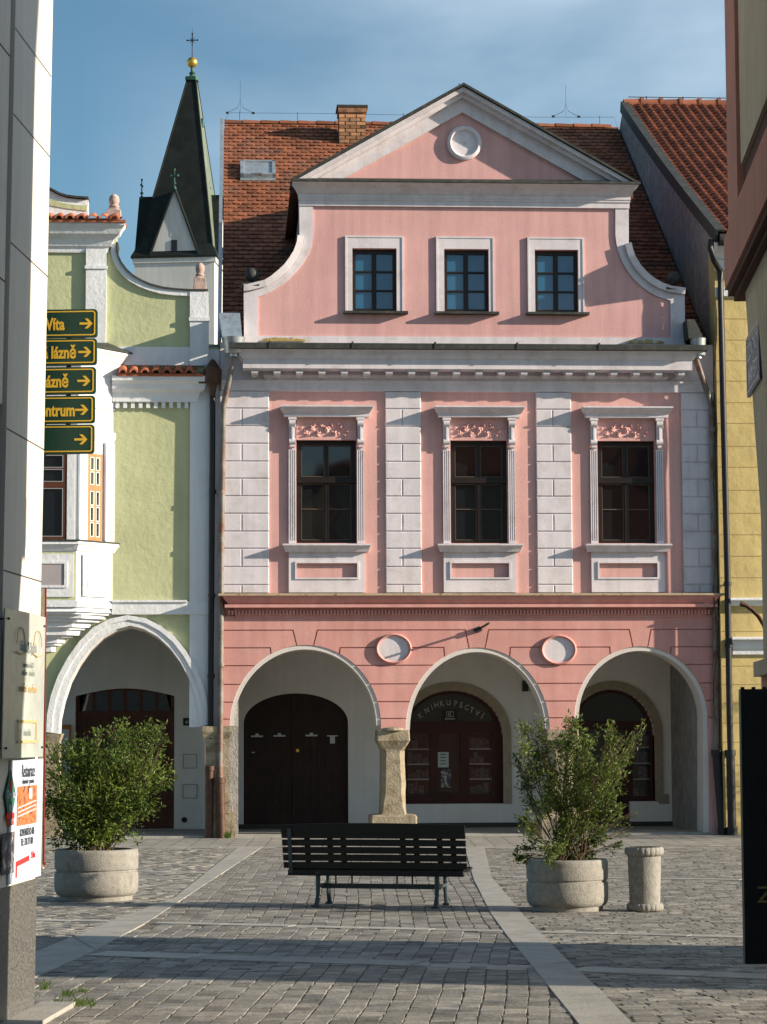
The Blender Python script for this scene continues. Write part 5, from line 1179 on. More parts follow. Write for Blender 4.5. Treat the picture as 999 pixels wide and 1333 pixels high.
mb = MB(rot); mb.box(rr-.1, rr+.12, -.25, .25, cD(250, 166).z, cD(250, 156).z); mb.build('hatch', M['copper'], spi)
# four gables
gzap = cD(235, 258).z; gw_ = 31*ppm
for q in range(4):
    rq = rot @ Matrix.Rotation(PI/2*q, 4, 'Z')
    mb = MB(rq); mb.slab([(-gw_, chz-.0), (gw_, chz-.0), (0, gzap)], -S*1.0, -S*.9); gb = mb.build('tower_gable', M['church'], church)
    mb = MB(rq)
    for s in (-1, 1):
        pts = [(0, -S*1.06, gzap+.16), (s*(gw_+.15), -S*1.06, chz+.02), (s*(gw_+.15), -.2, chz+.02), (0, -.2, gzap+.16), (0, -S*1.06, gzap-.08), (s*(gw_+.02), -S*1.06, chz-.0), (s*(gw_+.02), -.2, chz-.0), (0, -.2, gzap-.08)]
        mb.add(pts, [(0, 3, 2, 1), (4, 5, 6, 7), (0, 1, 5, 4), (1, 2, 6, 5), (2, 3, 7, 6)])
    mb.build('gable_roof', M['spire'], church)
    z0 = cD(235, 337).z; z1 = cD(235, 323).z
    MB(rq).box(-.19, .19, -S*1.02, -S*.99, z0, z1).build('louvre', M['black'], gb)
    MB(rq).box(-.26, .26, -S*1.006, -S*.99, cD(235, 318).z, cD(235, 292).z).build('bricked_opening', M['church'], gb)
    zc = gzap; mb = MB(rq)
    yc = -S*1.0
    mb.tube([(0, yc, zc-.1), (0, yc, zc+1.30)], .05, 8, r2=.035); mb.box(-.22, .22, yc-.04, yc+.04, zc+.87, zc+.95); mb.tube([(0, yc, zc+1.25), (0, yc, zc+1.36)], .07, 8)
    for xq in (-.22, .22): mb.tube([(xq, yc, zc+.85), (xq, yc, zc+.97)], .065, 8)
    mb.tube([(0, yc, zc+.35), (0, yc, zc+.45)], .11, 8); mb.tube([(0, yc, zc-.0), (0, yc, zc+.2)], .15, 8, r2=.08)
    mb.build('gable_cross', M['copper'], gb)
def cz_(y): return cD(250, y).z
mb = MB(rot); rb_ = 7.2*ppm
mb.plan(chamfer_sq(AP.x, 0, ht+.14, .1), apexz-.12, apexz+.12); mb.lathe([(.30, apexz+.1), (.14, apexz+.3), (.22, apexz+.42), (.10, apexz+.55), (.10, cz_(88))], AP.x, 0, 12); mb.build('spire_cap', M['copper'], spi)
mb = MB(rot); zc = cz_(82); mb.lathe([(rb_*math.sin(a), -rb_*math.cos(a)) for a in [PI*k/14 for k in range(15)]], AP.x, 0, 24, cz=zc); mb.lathe([(rb_*1.02, -.05), (rb_*1.02, .05)], AP.x, 0, 24, cz=zc); mb.build('golden_ball', M['gold'], spi, smooth=True)
mb = MB(rot @ Matrix.Translation((AP.x, 0, 0))); mb.tube([(0, 0, zc+rb_), (0, 0, cz_(38))], .035, 6, r2=.012); zc2 = cz_(53)
mb.box(-.30, .30, -.02, .02, zc2-.03, zc2+.03); mb.box(-.035, .035, -.02, .02, zc2-.40, zc2+.45)
for a in range(4):
    t = PI/4+a*PI/2; mb.tube([(0, 0, zc2), (.26*math.cos(t), 0, zc2+.26*math.sin(t))], .018, 5)
for a, b in ((-.34, 0), (.34, 0), (0, .45)): mb.tube([(a, -.03, zc2+b), (a, .03, zc2+b)], .06, 8)
mb.build('spire_cross', M['black'], spi)
# ================================================================== NEAR LEFT BUILDING
def dirh(px):
    a = math.atan((px-CX0)/F_PX)+PSI; return Vector((math.sin(a), math.cos(a), 0))
PL = G(48.5, 1311); uL = dirh(700); vL = Vector((-uL.y, uL.x, 0))   # u: away from the camera, v: to the left
TL = Matrix((uL, vL, Vector((0, 0, 1)))).transposed().to_4x4(); TL.translation = Vector((PL.x, PL.y, 0))
TLI = TL.inverted()
SH = Matrix.Identity(4); SH[1][2] = -.0125       # slight batter : the wall leans towards the street
TLS = TL @ SH
lb = empty('corner_building', tuple(PL), 'cream corner building with rounded edge and granite base, at the left edge', 'building')
def wallpt(px, py, off=0.0):     # pixel -> local (a, z) on the wall plane b=-off
    o = TL @ Vector((0, -off, 0)); d = ray(px, py); n = vL; t = (o-CAM).dot(n)/d.dot(n); p = TLI @ (CAM+d*t); return p.x, p.z
def wp(px, py, off=0.0):
    a, z = wallpt(px, py, off)
    for _ in range(4): a, z = wallpt(px, py, off+.0125*z)
    return a, z
rc = .16
A0 = wp(20.5, 10)[0]
def lplan(e, a0=A0): return [(a0, 5), (a0, -e)] + [(-rc+(rc+e)*math.sin(t), rc-(rc+e)*math.cos(t)) for t in [PI/2*k/10 for k in range(11)]] + [(e, 5)]
zgr = wp(48, 1143)[1]
mb = MB(TLS); mb.plan(lplan(0), zgr, 11.5); mb.build('wall', M['pillar'], lb, smooth=True, ang=30)
mb = MB(TLS); mb.plan(lplan(.012), -.05, zgr); mb.build('granite_base', M['granite'], lb, smooth=True, ang=30)
mb = MB(TLS); mb.box(-12, A0-.08, .012, 5, 3.75, 11.5); mb.build('side_wall', M['pillar'], lb)
mb = MB(TLS); mb.box(-12, A0+.02, .10, .16, 0, 11.5); mb.build('recess', M['seam'], lb)
mb = MB(TLS); mb.box(-3.5, -.95, .06, .09, .3, 3.7); mb.build('shop_pane', M['glass'], lb)
mb = MB(TLS)
for (x, y) in ((60, 198), (61, 359), (48, 580), (40, 753)):
    z = wp(x, y)[1]; pl = [(-rc+(rc+.0015)*math.sin(t), rc-(rc+.0015)*math.cos(t)) for t in [PI/2*k/10 for k in range(11)]]; ol = [(A0+.005, -.0015)] + pl
    n = len(ol); mb.add([(a, b, z-.004) for a, b in ol] + [(a, b, z+.004) for a, b in ol], [(k, k+1, n+k+1, n+k) for k in range(n-1)])
for z in (6.1, 6.9, 7.7): mb.add([(A0, -.0015, z-.004), (-rc, -.0015, z-.004), (-rc, -.0015, z+.004), (A0, -.0015, z+.004)], [(0, 1, 2, 3)])
for z in (5.9, 4.5): mb.box(-12, A0-.08, .010, .014, z-.005, z+.005)
mb.build('cladding_joint', M['seam'], lb)
M['roofdk'] = M['lead']
mb = MB(TL); mb.plan([(-12, -.5), (.5, -.5), (.5, 8), (-12, 8)], 11.5, 11.7); mb.plan([(-12, -.4), (.4, -.4), (.4, 8), (-12, 8)], 11.7, 14.5, [(-12, 3.7), (-3, 3.7), (-3, 4), (-12, 4)]); mb.build('roof', M['rooftile_r'], lb)
mb = MB(TL); mb.box(-12, A0, 5, 8, 0, 11.5); mb.build('back_wall', M['house_off'], lb)
# doorstep slab at its foot
mb = MB(TL); mb.box(-2.6, .06, -.24, -.014, .0, .03); st = mb.build('doorstep', M['flagD'], lb)
# --- boards
# frosted advertising board
a0, z0 = wp(3, 985, .05); a1, z1 = wp(56, 987, .05); a1 = min(a1, -.02); _, zt0 = wp(6, 791, .05); _, zt1 = wp(55, 803, .05)
zlo, zhi = (z0+z1)/2, (zt0+zt1)/2
bd = empty('advertising_board', tuple(TLS @ Vector((a0, -.05, zlo))), 'pale frosted acrylic advertising board with faint lettering, above the restaurant poster on the corner', 'board')
nseg = 14; vs = []
for k in range(nseg+1):
    t = k/nseg; a = a0+(a1-a0)*t; b = -.05-.02*math.sin(PI*t)
    vs += [(a, b, zlo), (a, b, zhi), (a, b+.008, zhi), (a, b+.008, zlo)]
mb = MB(TLS); mb.add(vs, [(k*4+j, (k+1)*4+j, (k+1)*4+(j+1) % 4, k*4+(j+1) % 4) for k in range(nseg) for j in range(4)] + [(3, 2, 1, 0), (nseg*4, nseg*4+1, nseg*4+2, nseg*4+3)]); mb.build('panel', M['plexi'], bd, smooth=True)
mb = MB(TLS)
for a in (a0+.06, a1-.08):
    for z in (zlo+.06, zhi-.06): mb.tube([(a, -.066, z), (a, .03, z)], .007, 8)
mb.build('fixing', M['lead'], bd)
def wtext(s, a, z, size, mt, par, off, nm='lettering', xs=1.0):
    # text reads from near (left in view) to far : local +a direction, letters compressed by perspective only
    tf = TLS @ Matrix.Translation((a, -off, z)) @ Matrix.Rotation(PI/2, 4, 'X')
    v, f = text_mb(s, size, tf, ext=.001, xs=xs); return MB().add(v, f).build(nm, mt, par)
M['faint'] = mat('faint_lettering', (.27, .30, .29), bump=0); M['faint_o'] = mat('faint_ochre', (.50, .36, .16), bump=0)
am = (a0+a1)/2
def ell(cx, cz, rx, rz, a_0, a_1, n=14): return [(cx+rx*math.cos(a_0+(a_1-a_0)*k/n), cz+rz*math.sin(a_0+(a_1-a_0)*k/n)) for k in range(n+1)]
mb = MB(TLS); zl = zhi-.20; b = -.073
for cx in (a0+(a1-a0)*.3, a0+(a1-a0)*.72):
    pts = ell(cx, zl, .12, .10, 0, PI); mb.tube([(x, b, z) for x, z in pts], .003, 5); mb.tube([(cx-.14, b, zl-.05), (cx, b, zl-.065), (cx+.14, b, zl-.05)], .004, 5)
mb.build('emblem_line', M['faint_o'], bd)
wtext('Saint & Spirit', am, zl-.04, .09, M['faint'], bd, .073)
for k, (s, sz, mt_) in enumerate((('vin  obec  pivo', .05, 'faint'), ('mezinárodní 57', .05, 'faint'), ('telefon    náměstí', .05, 'faint'), ('náměstí  otevřeno', .07, 'faint_o'))):
    wtext(s, am, zlo+(zhi-zlo)*(.72, .62, .565, .45)[k], sz, M[mt_], bd, .0735)
mb = MB(TLS); z0_ = zlo+(zhi-zlo)*.10; z1_ = z0_+.14
mb.slab([(am-.28, z0_), (am+.28, z0_), (am+.28, z1_), (am-.28, z1_)], -.0745, -.071, [[(am-.27, z0_+.015), (am+.27, z0_+.015), (am+.27, z1_-.015), (am-.27, z1_-.015)]]); mb.build('label_frame', M['faint_o'], bd)
wtext('vinotéka', am, z0_+.045, .06, M['faint'], bd, .0735)
# restaurant poster
pa0, pz1 = wp(1, 990, .012); pa1 = -.03; _, pz0 = wp(49, 1141, .012); _, pz1b = wp(50, 988, .012); pz1 = (pz1+pz1b)/2; pa0 = -1.02
pz0 -= .0
po = empty('restaurant_poster', tuple(TLS @ Vector((pa0, 0, pz0))), 'white restaurant poster with green diamond emblem and orange photo, below the frosted board', 'poster')
MB(TLS).box(pa0, pa1, -.014, -.002, pz0, pz1).build('sheet', M['poster'], po)
H = pz1-pz0; W = pa1-pa0
def pb(x0, x1, y0, y1, mt, nm, off=.016): return MB(TLS).box(pa0+W*x0, pa0+W*x1, -off, -off+.003, pz0+H*y0, pz0+H*y1).build(nm, M[mt], po)
def wpa(px): return (wp(px, 1060, .014)[0]-pa0)/W
x1, x2 = wpa(6), wpa(20)
dm_ = MB(TLS); xc = pa0+W*(wpa(13)); xw_ = W*(wpa(20)-wpa(6))/2; zc = pz0+H*.72; zh_ = H*.20
dm_.slab([(xc-xw_, zc), (xc, zc-zh_*1.3), (xc+xw_, zc), (xc, zc+zh_)], -.017, -.014); em = dm_.build('emblem', M['ink_g'], po)
MB(TLS).box(xc-xw_*.7, xc+xw_*.7, -.020, -.016, zc-zh_*.95, zc-zh_*.72).box(xc-xw_*.18, xc+xw_*.18, -.020, -.016, zc+zh_*.15, zc+zh_*.6).build('emblem_ribbon', M['ink_r'], em)
wtext('Original', xc, zc-.02, .075, M['poster'], em, .02); wtext('1893', xc, zc-.10, .06, M['poster'], em, .02)
xt = pa0+W*(wpa(22)+wpa(49))/2; wt = W*(wpa(49)-wpa(22))
wtext('Restaurace', xt, pz0+H*.855, .115, M['ink_k'], po, .016, xs=.78)
wtext('ubytování · pension', xt, pz0+H*.80, .045, M['ink_k'], po, .016)
pb(wpa(22), wpa(47.5), .46, .78, 'ink_o', 'photo')
mb = MB(TLS)
for k in range(3): mb.slab([(pa0+W*wpa(23), pz0+H*(.60-.035*k)), (pa0+W*wpa(46), pz0+H*(.645-.035*k)), (pa0+W*wpa(46), pz0+H*(.655-.035*k)), (pa0+W*wpa(23), pz0+H*(.61-.035*k))], -.018, -.016)
mb.box(pa0+W*wpa(37), pa0+W*wpa(41), -.018, -.016, pz0+H*.67, pz0+H*.76); mb.build('photo_detail', M['poster'], po)
wtext('TERASA', xc, pz0+H*.475, .065, M['ink_r'], po, .016)
pb(wpa(3.5), wpa(19.5), .09, .42, 'ink_b', 'photo'); wtext('KOMENSKÉHO 605', xt, pz0+H*.37, .065, M['ink_k'], po, .016, xs=.8); wtext('TEL: 728 777 684', xt, pz0+H*.29, .065, M['ink_k'], po, .016, xs=.8)
mb = MB(TLS); mb.slab([(pa0+W*wpa(22), pz0+H*.17), (pa0+W*wpa(39), pz0+H*.20), (pa0+W*wpa(39), pz0+H*.155), (pa0+W*wpa(23.5), pz0+H*.13), (pa0+W*wpa(23.5), pz0+H*.04), (pa0+W*wpa(22), pz0+H*.04)][::-1], -.017, -.015); mb.build('arrow', M['ink_r'], po)
wtext('150m', pa0+W*wpa(44), pz0+H*.17, .06, M['ink_r'], po, .016)
M['dkred'] = mat('dark_red_rim', (.17, .018, .015), rough=.5, bump=0)
# red-edged panel behind the corner
c0 = hitY(62, 765, (TL @ Vector((.12, 0, 0))).y); zt = c0.z; zb = hitY(58, 1135, (TL @ Vector((.12, 0, 0))).y).z
q = TLI @ c0; pe = empty('edge_on_sign', (c0.x, c0.y, zb), 'beige sign panel with red rim seen edge-on behind the rounded corner', 'sign')
mb = MB(TL); mb.box(.10, .15, q.y+.012, q.y+.5, zb+.02, zt-.01); mb.build('panel', M['tan'], pe)
mb = MB(TL); mb.box(.10, .125, q.y+.005, q.y+.0125, zb+.05, zt); mb.tube([(.125, q.y+.004, zb+.06), (.125, q.y+.03, zb+.015), (.125, q.y+.5, zb)], .012, 8); mb.build('rim', M['dkred'], pe)
# bracket and five direction signs
Ya = .34; yw_ = (TL @ Vector((Ya, -.2, 0))).y
ang_ = math.atan2(uL.x, uL.y)
sgn_rows = [(127, 402.5, 439, 'Víta', 83, 'green direction blade reading Víta, topmost of the five'), (126.3, 440.5, 475, 'á lázně', 99, 'green direction blade reading lázně, second from the top, lettering close to its arrow'),
            (125, 477.8, 512.8, 'ázně', 89, 'green direction blade in the middle of the five, short word lázně'), (123.8, 515, 551, 'centrum', 98, 'green direction blade reading centrum, fourth from the top'), (123, 552.5, 590.5, '', 0, 'green direction blade with only an arrow, lowest of the five')]
for k, (xr, y0, y1, word, xe, lab) in enumerate(sgn_rows):
    e = hitY(xr, (y0+y1)/2, yw_); ztp = hitY(xr, y0, yw_).z; zbt = hitY(xr, y1, yw_).z; q = TLI @ e
    ws = 1.05; tfm = TL @ Matrix.Translation((q.x, q.y, 0)) @ Matrix.Rotation(-PI/2, 4, 'Z')   # local x: to the right, y: away
    s = empty('direction_sign', tuple(tfm @ Vector((-ws/2, 0, zbt))), lab, 'sign', 'green direction signs on the corner building')
    def rr(x0, x1, z0, z1, r):
        p = []
        for cx, cz2, a in ((x1-r, z0+r, -PI/2), (x1-r, z1-r, 0)): p += [(cx+r*math.cos(a+PI/2*j/5), cz2+r*math.sin(a+PI/2*j/5)) for j in range(6)]
        return [(x0, z0)] + p + [(x0, z1)]
    MB(tfm).slab(rr(-ws, 0, zbt, ztp, .022), -.012, .012).build('blade', M['sign_g'], s)
    MB(tfm).slab(rr(-ws, 0, zbt, ztp, .022)[1:-1] + [(-ws, ztp), (-ws-.004, ztp), (-ws-.004, zbt-.004)] + rr(-ws, .004, zbt-.004, ztp+.004, .024)[:0], .0125, .02).build('back_plate', M['sign_b'], s)
    i = .012; t = .008
    mb = MB(tfm); mb.slab(rr(-ws+i, -i, zbt+i, ztp-i, .018), -.0145, -.012, [rr(-ws+i+t, -i-t, zbt+i+t, ztp-i-t, .012)]); mb.build('border', M['sign_y'], s)
    ax_ = {0: 112, 1: 110.5, 2: 109.5, 3: 107, 4: 106}[k]; zm = (ztp+zbt)/2-.003
    hx = hitY(ax_+8.5, 500, yw_); X1 = (tfm.inverted() @ hx).x; X0 = X1-.088
    mb = MB(tfm); mb.box(X0, X1-.018, -.0145, -.012, zm-.0075, zm+.0075)
    for sg in (1, -1): mb.slab([(X1, zm), (X1-.032, zm+sg*.034), (X1-.054, zm+sg*.034), (X1-.020, zm)][::sg], -.0147, -.012)
    mb.build('arrow', M['sign_y'], s)
    if word:
        X = (tfm.inverted() @ hitY(xe, 500, yw_)).x
        v, f = text_mb(word, .115, tfm @ Matrix.Translation((X, -.0125, zm-.040)) @ Matrix.Rotation(PI/2, 4, 'X'), align='RIGHT', ext=.002, xs=.70, bold=.0035)
        MB().add(v, f).build('lettering', M['sign_y'], s)
q0 = TLI @ hitY(60, 500, yw_+.03); br = empty('sign_bracket', tuple(TL @ Vector((.36, q0.y, 2))), 'steel post and bracket that carries the five green direction signs', 'bracket')
mb = MB(TL); z_a, z_b = hitY(60, 592, yw_).z, hitY(60, 400, yw_).z; mb.box(.365, .395, .05, .09, z_a, z_b); mb.box(.365, .385, -.12, -.09, z_a+.01, z_b-.01)
for z in (z_a+.06, z_b-.06): mb.box(.0, .40, .09, .12, z-.02, z+.02)
mb.build('post', M['lead'], br)

# ================================================================== NEAR RIGHT BUILDING
RD = 14.45
fh = Vector((math.sin(PSI), math.cos(PSI), 0)); rh = Vector((math.cos(PSI), -math.sin(PSI), 0))
PR = CAM + fh*RD + rh*((989-CX0)/F_PX*RD); PR.z = 0
uR = dirh(680); vR = Vector((-uR.y, uR.x, 0))
TR = Matrix((uR, vR, Vector((0, 0, 1)))).transposed().to_4x4(); TR.translation = PR; TRI = TR.inverted()
rb2 = empty('corner_building', tuple(PR), 'tan rendered building with red-brown overhanging bay, at the right edge', 'building')
def rz(py, a=-.0): return 1.75+(955.5-py)*(RD+a)/3200
def shR(z): return max(0, z-2.35)*.018+max(0, min(z, 3.3)-2.35)*.0
zb0 = rz(882)
SLP = -.262
def rplan(e, far=11.8): return [(-14, e+.028), (-.3, e+.028), (-.3-far*.235, -far), (-14, -far)]
mb = MB(TR); mb.plan(rplan(-.015), zb0, 3.0); mb.plan(rplan(-.015), 3.0, 4.6, [(-14, .095), (-.3, .095), (-.3-11.8*.235, -11.8), (-14, -11.8)]); mb.plan([(-14, .095), (-.0, .095), (-2.77, -11.8), (-14, -11.8)], 4.6, 9.3); mb.build('wall', M['tan'], rb2)
mb = MB(TR); mb.plan(rplan(.0), 0, zb0-.0); mb.build('plinth', M['brown'], rb2)
mb = MB(TR)
n = 8
for (y, rr) in ((zb0+.02, .04),): mb.plan([(-14, .0), (-.31, .0), (-.28, .07), (-14, .07)], y-.035, y+.05)
mb.build('plinth_moulding', M['tan'], rb2)
# bay: projecting jetty
zb1, zb2_ = rz(390), rz(306)
mb = MB(TR); mb.box(-14, -.0, .0, .12, zb1+.0, zb1+.03); mb.box(-14, -.0, .0, .155, zb1+.03, zb2_-.05); mb.build('bay_lip', M['brown_d'], rb2)
mb = MB(TR); mb.box(-14, .012, -.0, .172, zb1+.07, zb2_); mb.box(-14, .0, .0, .145, zb2_, zb2_+.10); mb.box(-.64, .0, .0, .145, zb2_+.10, 9.2); mb.box(-14, .0, .0, .105, zb2_+.05, 9.2); mb.build('bay', M['brown'], rb2)
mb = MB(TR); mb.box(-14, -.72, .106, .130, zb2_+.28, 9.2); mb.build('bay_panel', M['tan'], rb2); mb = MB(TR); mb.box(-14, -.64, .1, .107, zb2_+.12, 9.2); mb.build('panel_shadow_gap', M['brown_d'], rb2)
mb = MB(TR); mb.plan([(-14, .5), (.4, .5), (-2.4, -12.2), (-14, -12.2)], 9.2, 9.35); mb.plan([(-14, .5), (.4, .5), (-2.4, -12.2), (-14, -12.2)], 9.35, 12.2, [(-12, -5.8), (-3, -5.8), (-3.4, -6.2), (-12, -6.2)]); mb.build('roof', M['rooftile_r'], rb2)
# street plate
def rwp(px, py, off):
    o = TR @ Vector((0, off, 0)); d = ray(px, py); t = (o-CAM).dot(vR)/d.dot(vR); p = TRI @ (CAM+d*t); return p.x, p.z
off = .045
a0, z0 = rwp(976, 440, off); a1, z1 = rwp(992.5, 413, off); _, zb_ = rwp(981, 513, off); _, zb2x = rwp(994, 492, off)
zt_, zb_ = (z0+z1)/2, (zb_+zb2x)/2
spn = empty('street_name_plate', tuple(TR @ Vector((a0, off, zb_))), 'dark blue enamel street name plate with two lines on the tan wall', 'sign')
amn, amx = min(a0, a1), max(a0, a1)
MB(TR).box(amn, amx, off, off+.02, zb_, zt_).build('plate', M['plate'], spn)
mb = MB(TR); mb.slab([(amn+.02, zb_+.015), (amx-.02, zb_+.015), (amx-.02, zt_-.015), (amn+.02, zt_-.015)], -.0, .003, [[(amn+.03, zb_+.022), (amx-.03, zb_+.022), (amx-.03, zt_-.022), (amn+.03, zt_-.022)]], fm=lambda a, b, c: (a, off+.021+b, c)); mb.build('plate_border', M['plate_t'], spn)
for s_, fz_ in (('ŽIŽKOVO', .56), ('NÁMĚSTÍ', .16)):
    tf = TR @ Matrix.Translation(((amn+amx)/2, off+.0215, zb_+(zt_-zb_)*fz_)) @ Matrix.Rotation(PI, 4, 'Z') @ Matrix.Rotation(PI/2, 4, 'X'); v, f = text_mb(s_, (zt_-zb_)*.38, tf, ext=.001, xs=max(.2, (amx-amn)*.85/((zt_-zb_)*.38*4.9))); MB().add(v, f).build('lettering', M['plate_t'], spn)
# bent iron tube
yb = (TR @ Vector((-.25, .1, 0))).y
mb = MB(); mb.tube([hitY(964, 785.5, yb), hitY(966, 786, yb), hitY(972, 788.5, yb), hitY(980, 794.5, yb), hitY(988, 803, yb), hitY(994.5, 814, yb-.02), hitY(1001, 831, yb-.06), hitY(1006, 852, yb-.1)], [.017, .016, .012, .012, .012, .012, .013, .013], 10)
tb = mb.build('bent_tube', M['castiron'], None, smooth=True); tag(tb, 'thin bent brown iron tube sticking out from the tan wall', 'tube')
# black hanging board with gold letter
DB = 9.0; ob = CAM + fh*DB; xl = ob + rh*((970.5-CX0)/F_PX*DB)
def on(px, py, D):
    d = ray(px, py); t = D/d.dot(fh); return CAM + d*t
p0 = on(970.5, 1255, DB); p1 = on(970.5, 897, DB)
TB = Matrix((rh, fh, Vector((0, 0, 1)))).transposed().to_4x4(); TB.translation = Vector((p0.x, p0.y, 0))
bb = empty('sign_board', (p0.x, p0.y, p0.z), 'black projecting shop board with a gold letter Z at the right edge', 'sign')
MB(TB).box(0, .50, 0, .05, p0.z, p1.z).build('panel', M['bench'], bb)
mb = MB(TB)
for z in (p0.z+.15, p1.z-.15): mb.box(.45, .72, .015, .035, z-.015, z+.015)
mb.build('bracket', M['black'], bb)
lp_ = on(985, 1175, DB); q = TB.inverted() @ lp_
M['goldl'] = mat('dull_gold_letter', (.30, .22, .08), rough=.5, bump=0)
v, f = text_mb('Z', .085, TB @ Matrix.Translation((q.x, -.002, q.z)) @ Matrix.Rotation(PI/2, 4, 'X'), align='LEFT', xs=1.15); MB().add(v, f).build('lettering', M['goldl'], bb)
mb = MB(TB); x = .01
for k in range(12): mb.tube([(x+k*.04, .02, p1.z), (x+k*.04, .02, p1.z+.008)], .008, 6)
mb.build('rivet_row', M['black'], bb)

# ================================================================== OFF-FRAME NEIGHBOURS THAT CAST THE SHADE
def offhouse(name, x0, d0, d1, width, h, lab, mtx='house_off', hr=3.0):
    # camera-frame rectangle following the sun azimuth so that its shade makes a band across the square
    e = empty(name, tuple(CAM+rh*x0+fh*d0-Vector((0, 0, CAM.z))), lab, 'house')
    s = -.787/3.46
    def Q(x, d): v = CAM+rh*x+fh*d; return (v.x, v.y)
    pl = [Q(x0, d0), Q(x0+width, d0+s*width), Q(x0+width, d1+s*width), Q(x0, d1)]
    mb = MB(); mb.plan(pl, 0, h); mb.build('wall', M[mtx], e)
    cx = sum(p[0] for p in pl)/4; cy = sum(p[1] for p in pl)/4
    mb = MB(); mb.plan([(cx+(p[0]-cx)*1.0, cy+(p[1]-cy)*1.0) for p in pl], h, h+hr, [(cx+(p[0]-cx)*.5, cy+(p[1]-cy)*.1) for p in pl]); mb.build('roof', M['rooftile_r'], e)
    mb = MB(); a, b = Vector(pl[0]), Vector(pl[3]); n = max(1, int((b-a).length/1.8)); u = (b-a).normalized(); nn = Vector((-u.y, u.x)); nn = nn if nn.x < 0 else -nn
    for k in range(n):
        for z in (1.0, 4.0):
            c = a+u*((k+.5)*(b-a).length/n); tf = Matrix((Vector((u.x, u.y, 0)), Vector((nn.x, nn.y, 0)), Vector((0, 0, 1)))).transposed().to_4x4(); tf.translation = (c.x, c.y, 0)
            mb.tf = tf; mb.box(-.4, .4, 0, .03, z, z+1.4)
    mb.build('window', M['glass'], e); return e
offhouse('townhouse', 8.0, 15.75, 19.3, 9, 7.0, 'narrow ochre house outside the right edge that shades a strip of the square')
# ================================================================== STREET FURNITURE
# bench, its back to the camera
bc = G(488, 1181.5); w17 = math.radians(17)
TBn = Matrix.Translation((bc.x, bc.y, 0)) @ Matrix.Rotation(-w17, 4, 'Z')    # x: along, y: away from the camera
bench = empty('park_bench', (bc.x, bc.y, 0), 'black slatted bench with its back to the camera in the middle of the square', 'bench')
L2 = .955; zt = .835; zl_ = .375
ns = 6
for k in range(ns):
    z1 = zt-(zt-zl_)*k/ns*1.0; hgt = .062 if k else .082
    yk = -.10+.12*(k/ns)-.0
    mb = MB(TBn); n = 12; vs = []
    for j in range(n+1):
        t = j/n*2-1; x = L2*t; cz = .018*(1-t*t)*(1 if k == 0 else .3); 
        vs += [(x, yk, z1-hgt), (x, yk-.012, z1+cz), (x, yk+.016, z1+cz), (x, yk+.028, z1-hgt)]
    mb.add(vs, [(j*4+i, (j+1)*4+i, (j+1)*4+(i+1) % 4, j*4+(i+1) % 4) for j in range(n) for i in range(4)] + [(3, 2, 1, 0), (n*4, n*4+1, n*4+2, n*4+3)]); mb.build('back_slat', M['bench'], bench)
for k in range(6):
    y = .05+.078*k; z = .39-.012*math.sin(PI*k/5)
    MB(TBn).box(-L2*.955, L2*.955, y, y+.062, z-.028, z).build('seat_slat', M['bench'], bench)
MB(TBn).box(-L2*.955, L2*.955, .0, .045, .315, .372).build('rear_rail', M['bench'], bench)
for x in (-.70, -.46, -.32, .30, .44, .68, .82):
    MB(TBn).add([(x-.028, .04, .34), (x+.028, .04, .34), (x+.028, -.065, .80), (x-.028, -.065, .80), (x-.028, .065, .34), (x+.028, .065, .34), (x+.028, -.04, .80), (x-.028, -.04, .80)], [(0, 1, 2, 3), (5, 4, 7, 6), (1, 5, 6, 2), (4, 0, 3, 7), (3, 2, 6, 7), (4, 5, 1, 0)]).build('back_support', M['bench'], bench)
MB(TBn).add([(-.90, .0, .34), (-.86, .0, .34), (-.845, -.13, .80), (-.885, -.13, .80), (-.90, .02, .34), (-.86, .02, .34), (-.845, -.115, .80), (-.885, -.115, .80)], [(0, 1, 2, 3), (5, 4, 7, 6), (1, 5, 6, 2), (4, 0, 3, 7), (3, 2, 6, 7), (4, 5, 1, 0)]).build('back_support', M['bench_fe'], bench)
xlg = [(bc_px-488)/131.0 for bc_px in (412, 567)]
for x in (-.60, .64):
    for y, ft in ((.03, -.05), (.44, .50)):
        mb = MB(TBn); mb.tube([(x, ft, .0), (x, y*.9+ft*.1, .12), (x, y, .33)], [.026, .022, .026], 8); mb.box(x-.035, x+.035, ft-.05, ft+.05, 0, .022); mb.build('leg', M['bench_fe'], bench)
    MB(TBn).box(x-.02, x+.02, .02, .46, .195, .225).box(x-.02, x+.02, -.0, .48, .33, .358).build('cross_bar', M['bench_fe'], bench)
mb = MB(TBn); mb.box(-.62, .64, .22, .255, .175, .225); mb.build('stretcher', M['bench_fe'], bench)
mb = MB(TBn); mb.box(-.78, .92, .03, .06, .32, .335)
for x in (-.42, -.25, .22, .38): mb.box(x-.008, x+.008, .05, .065, .22, .33)
mb.build('under_rail', M['bench_fe'], bench)
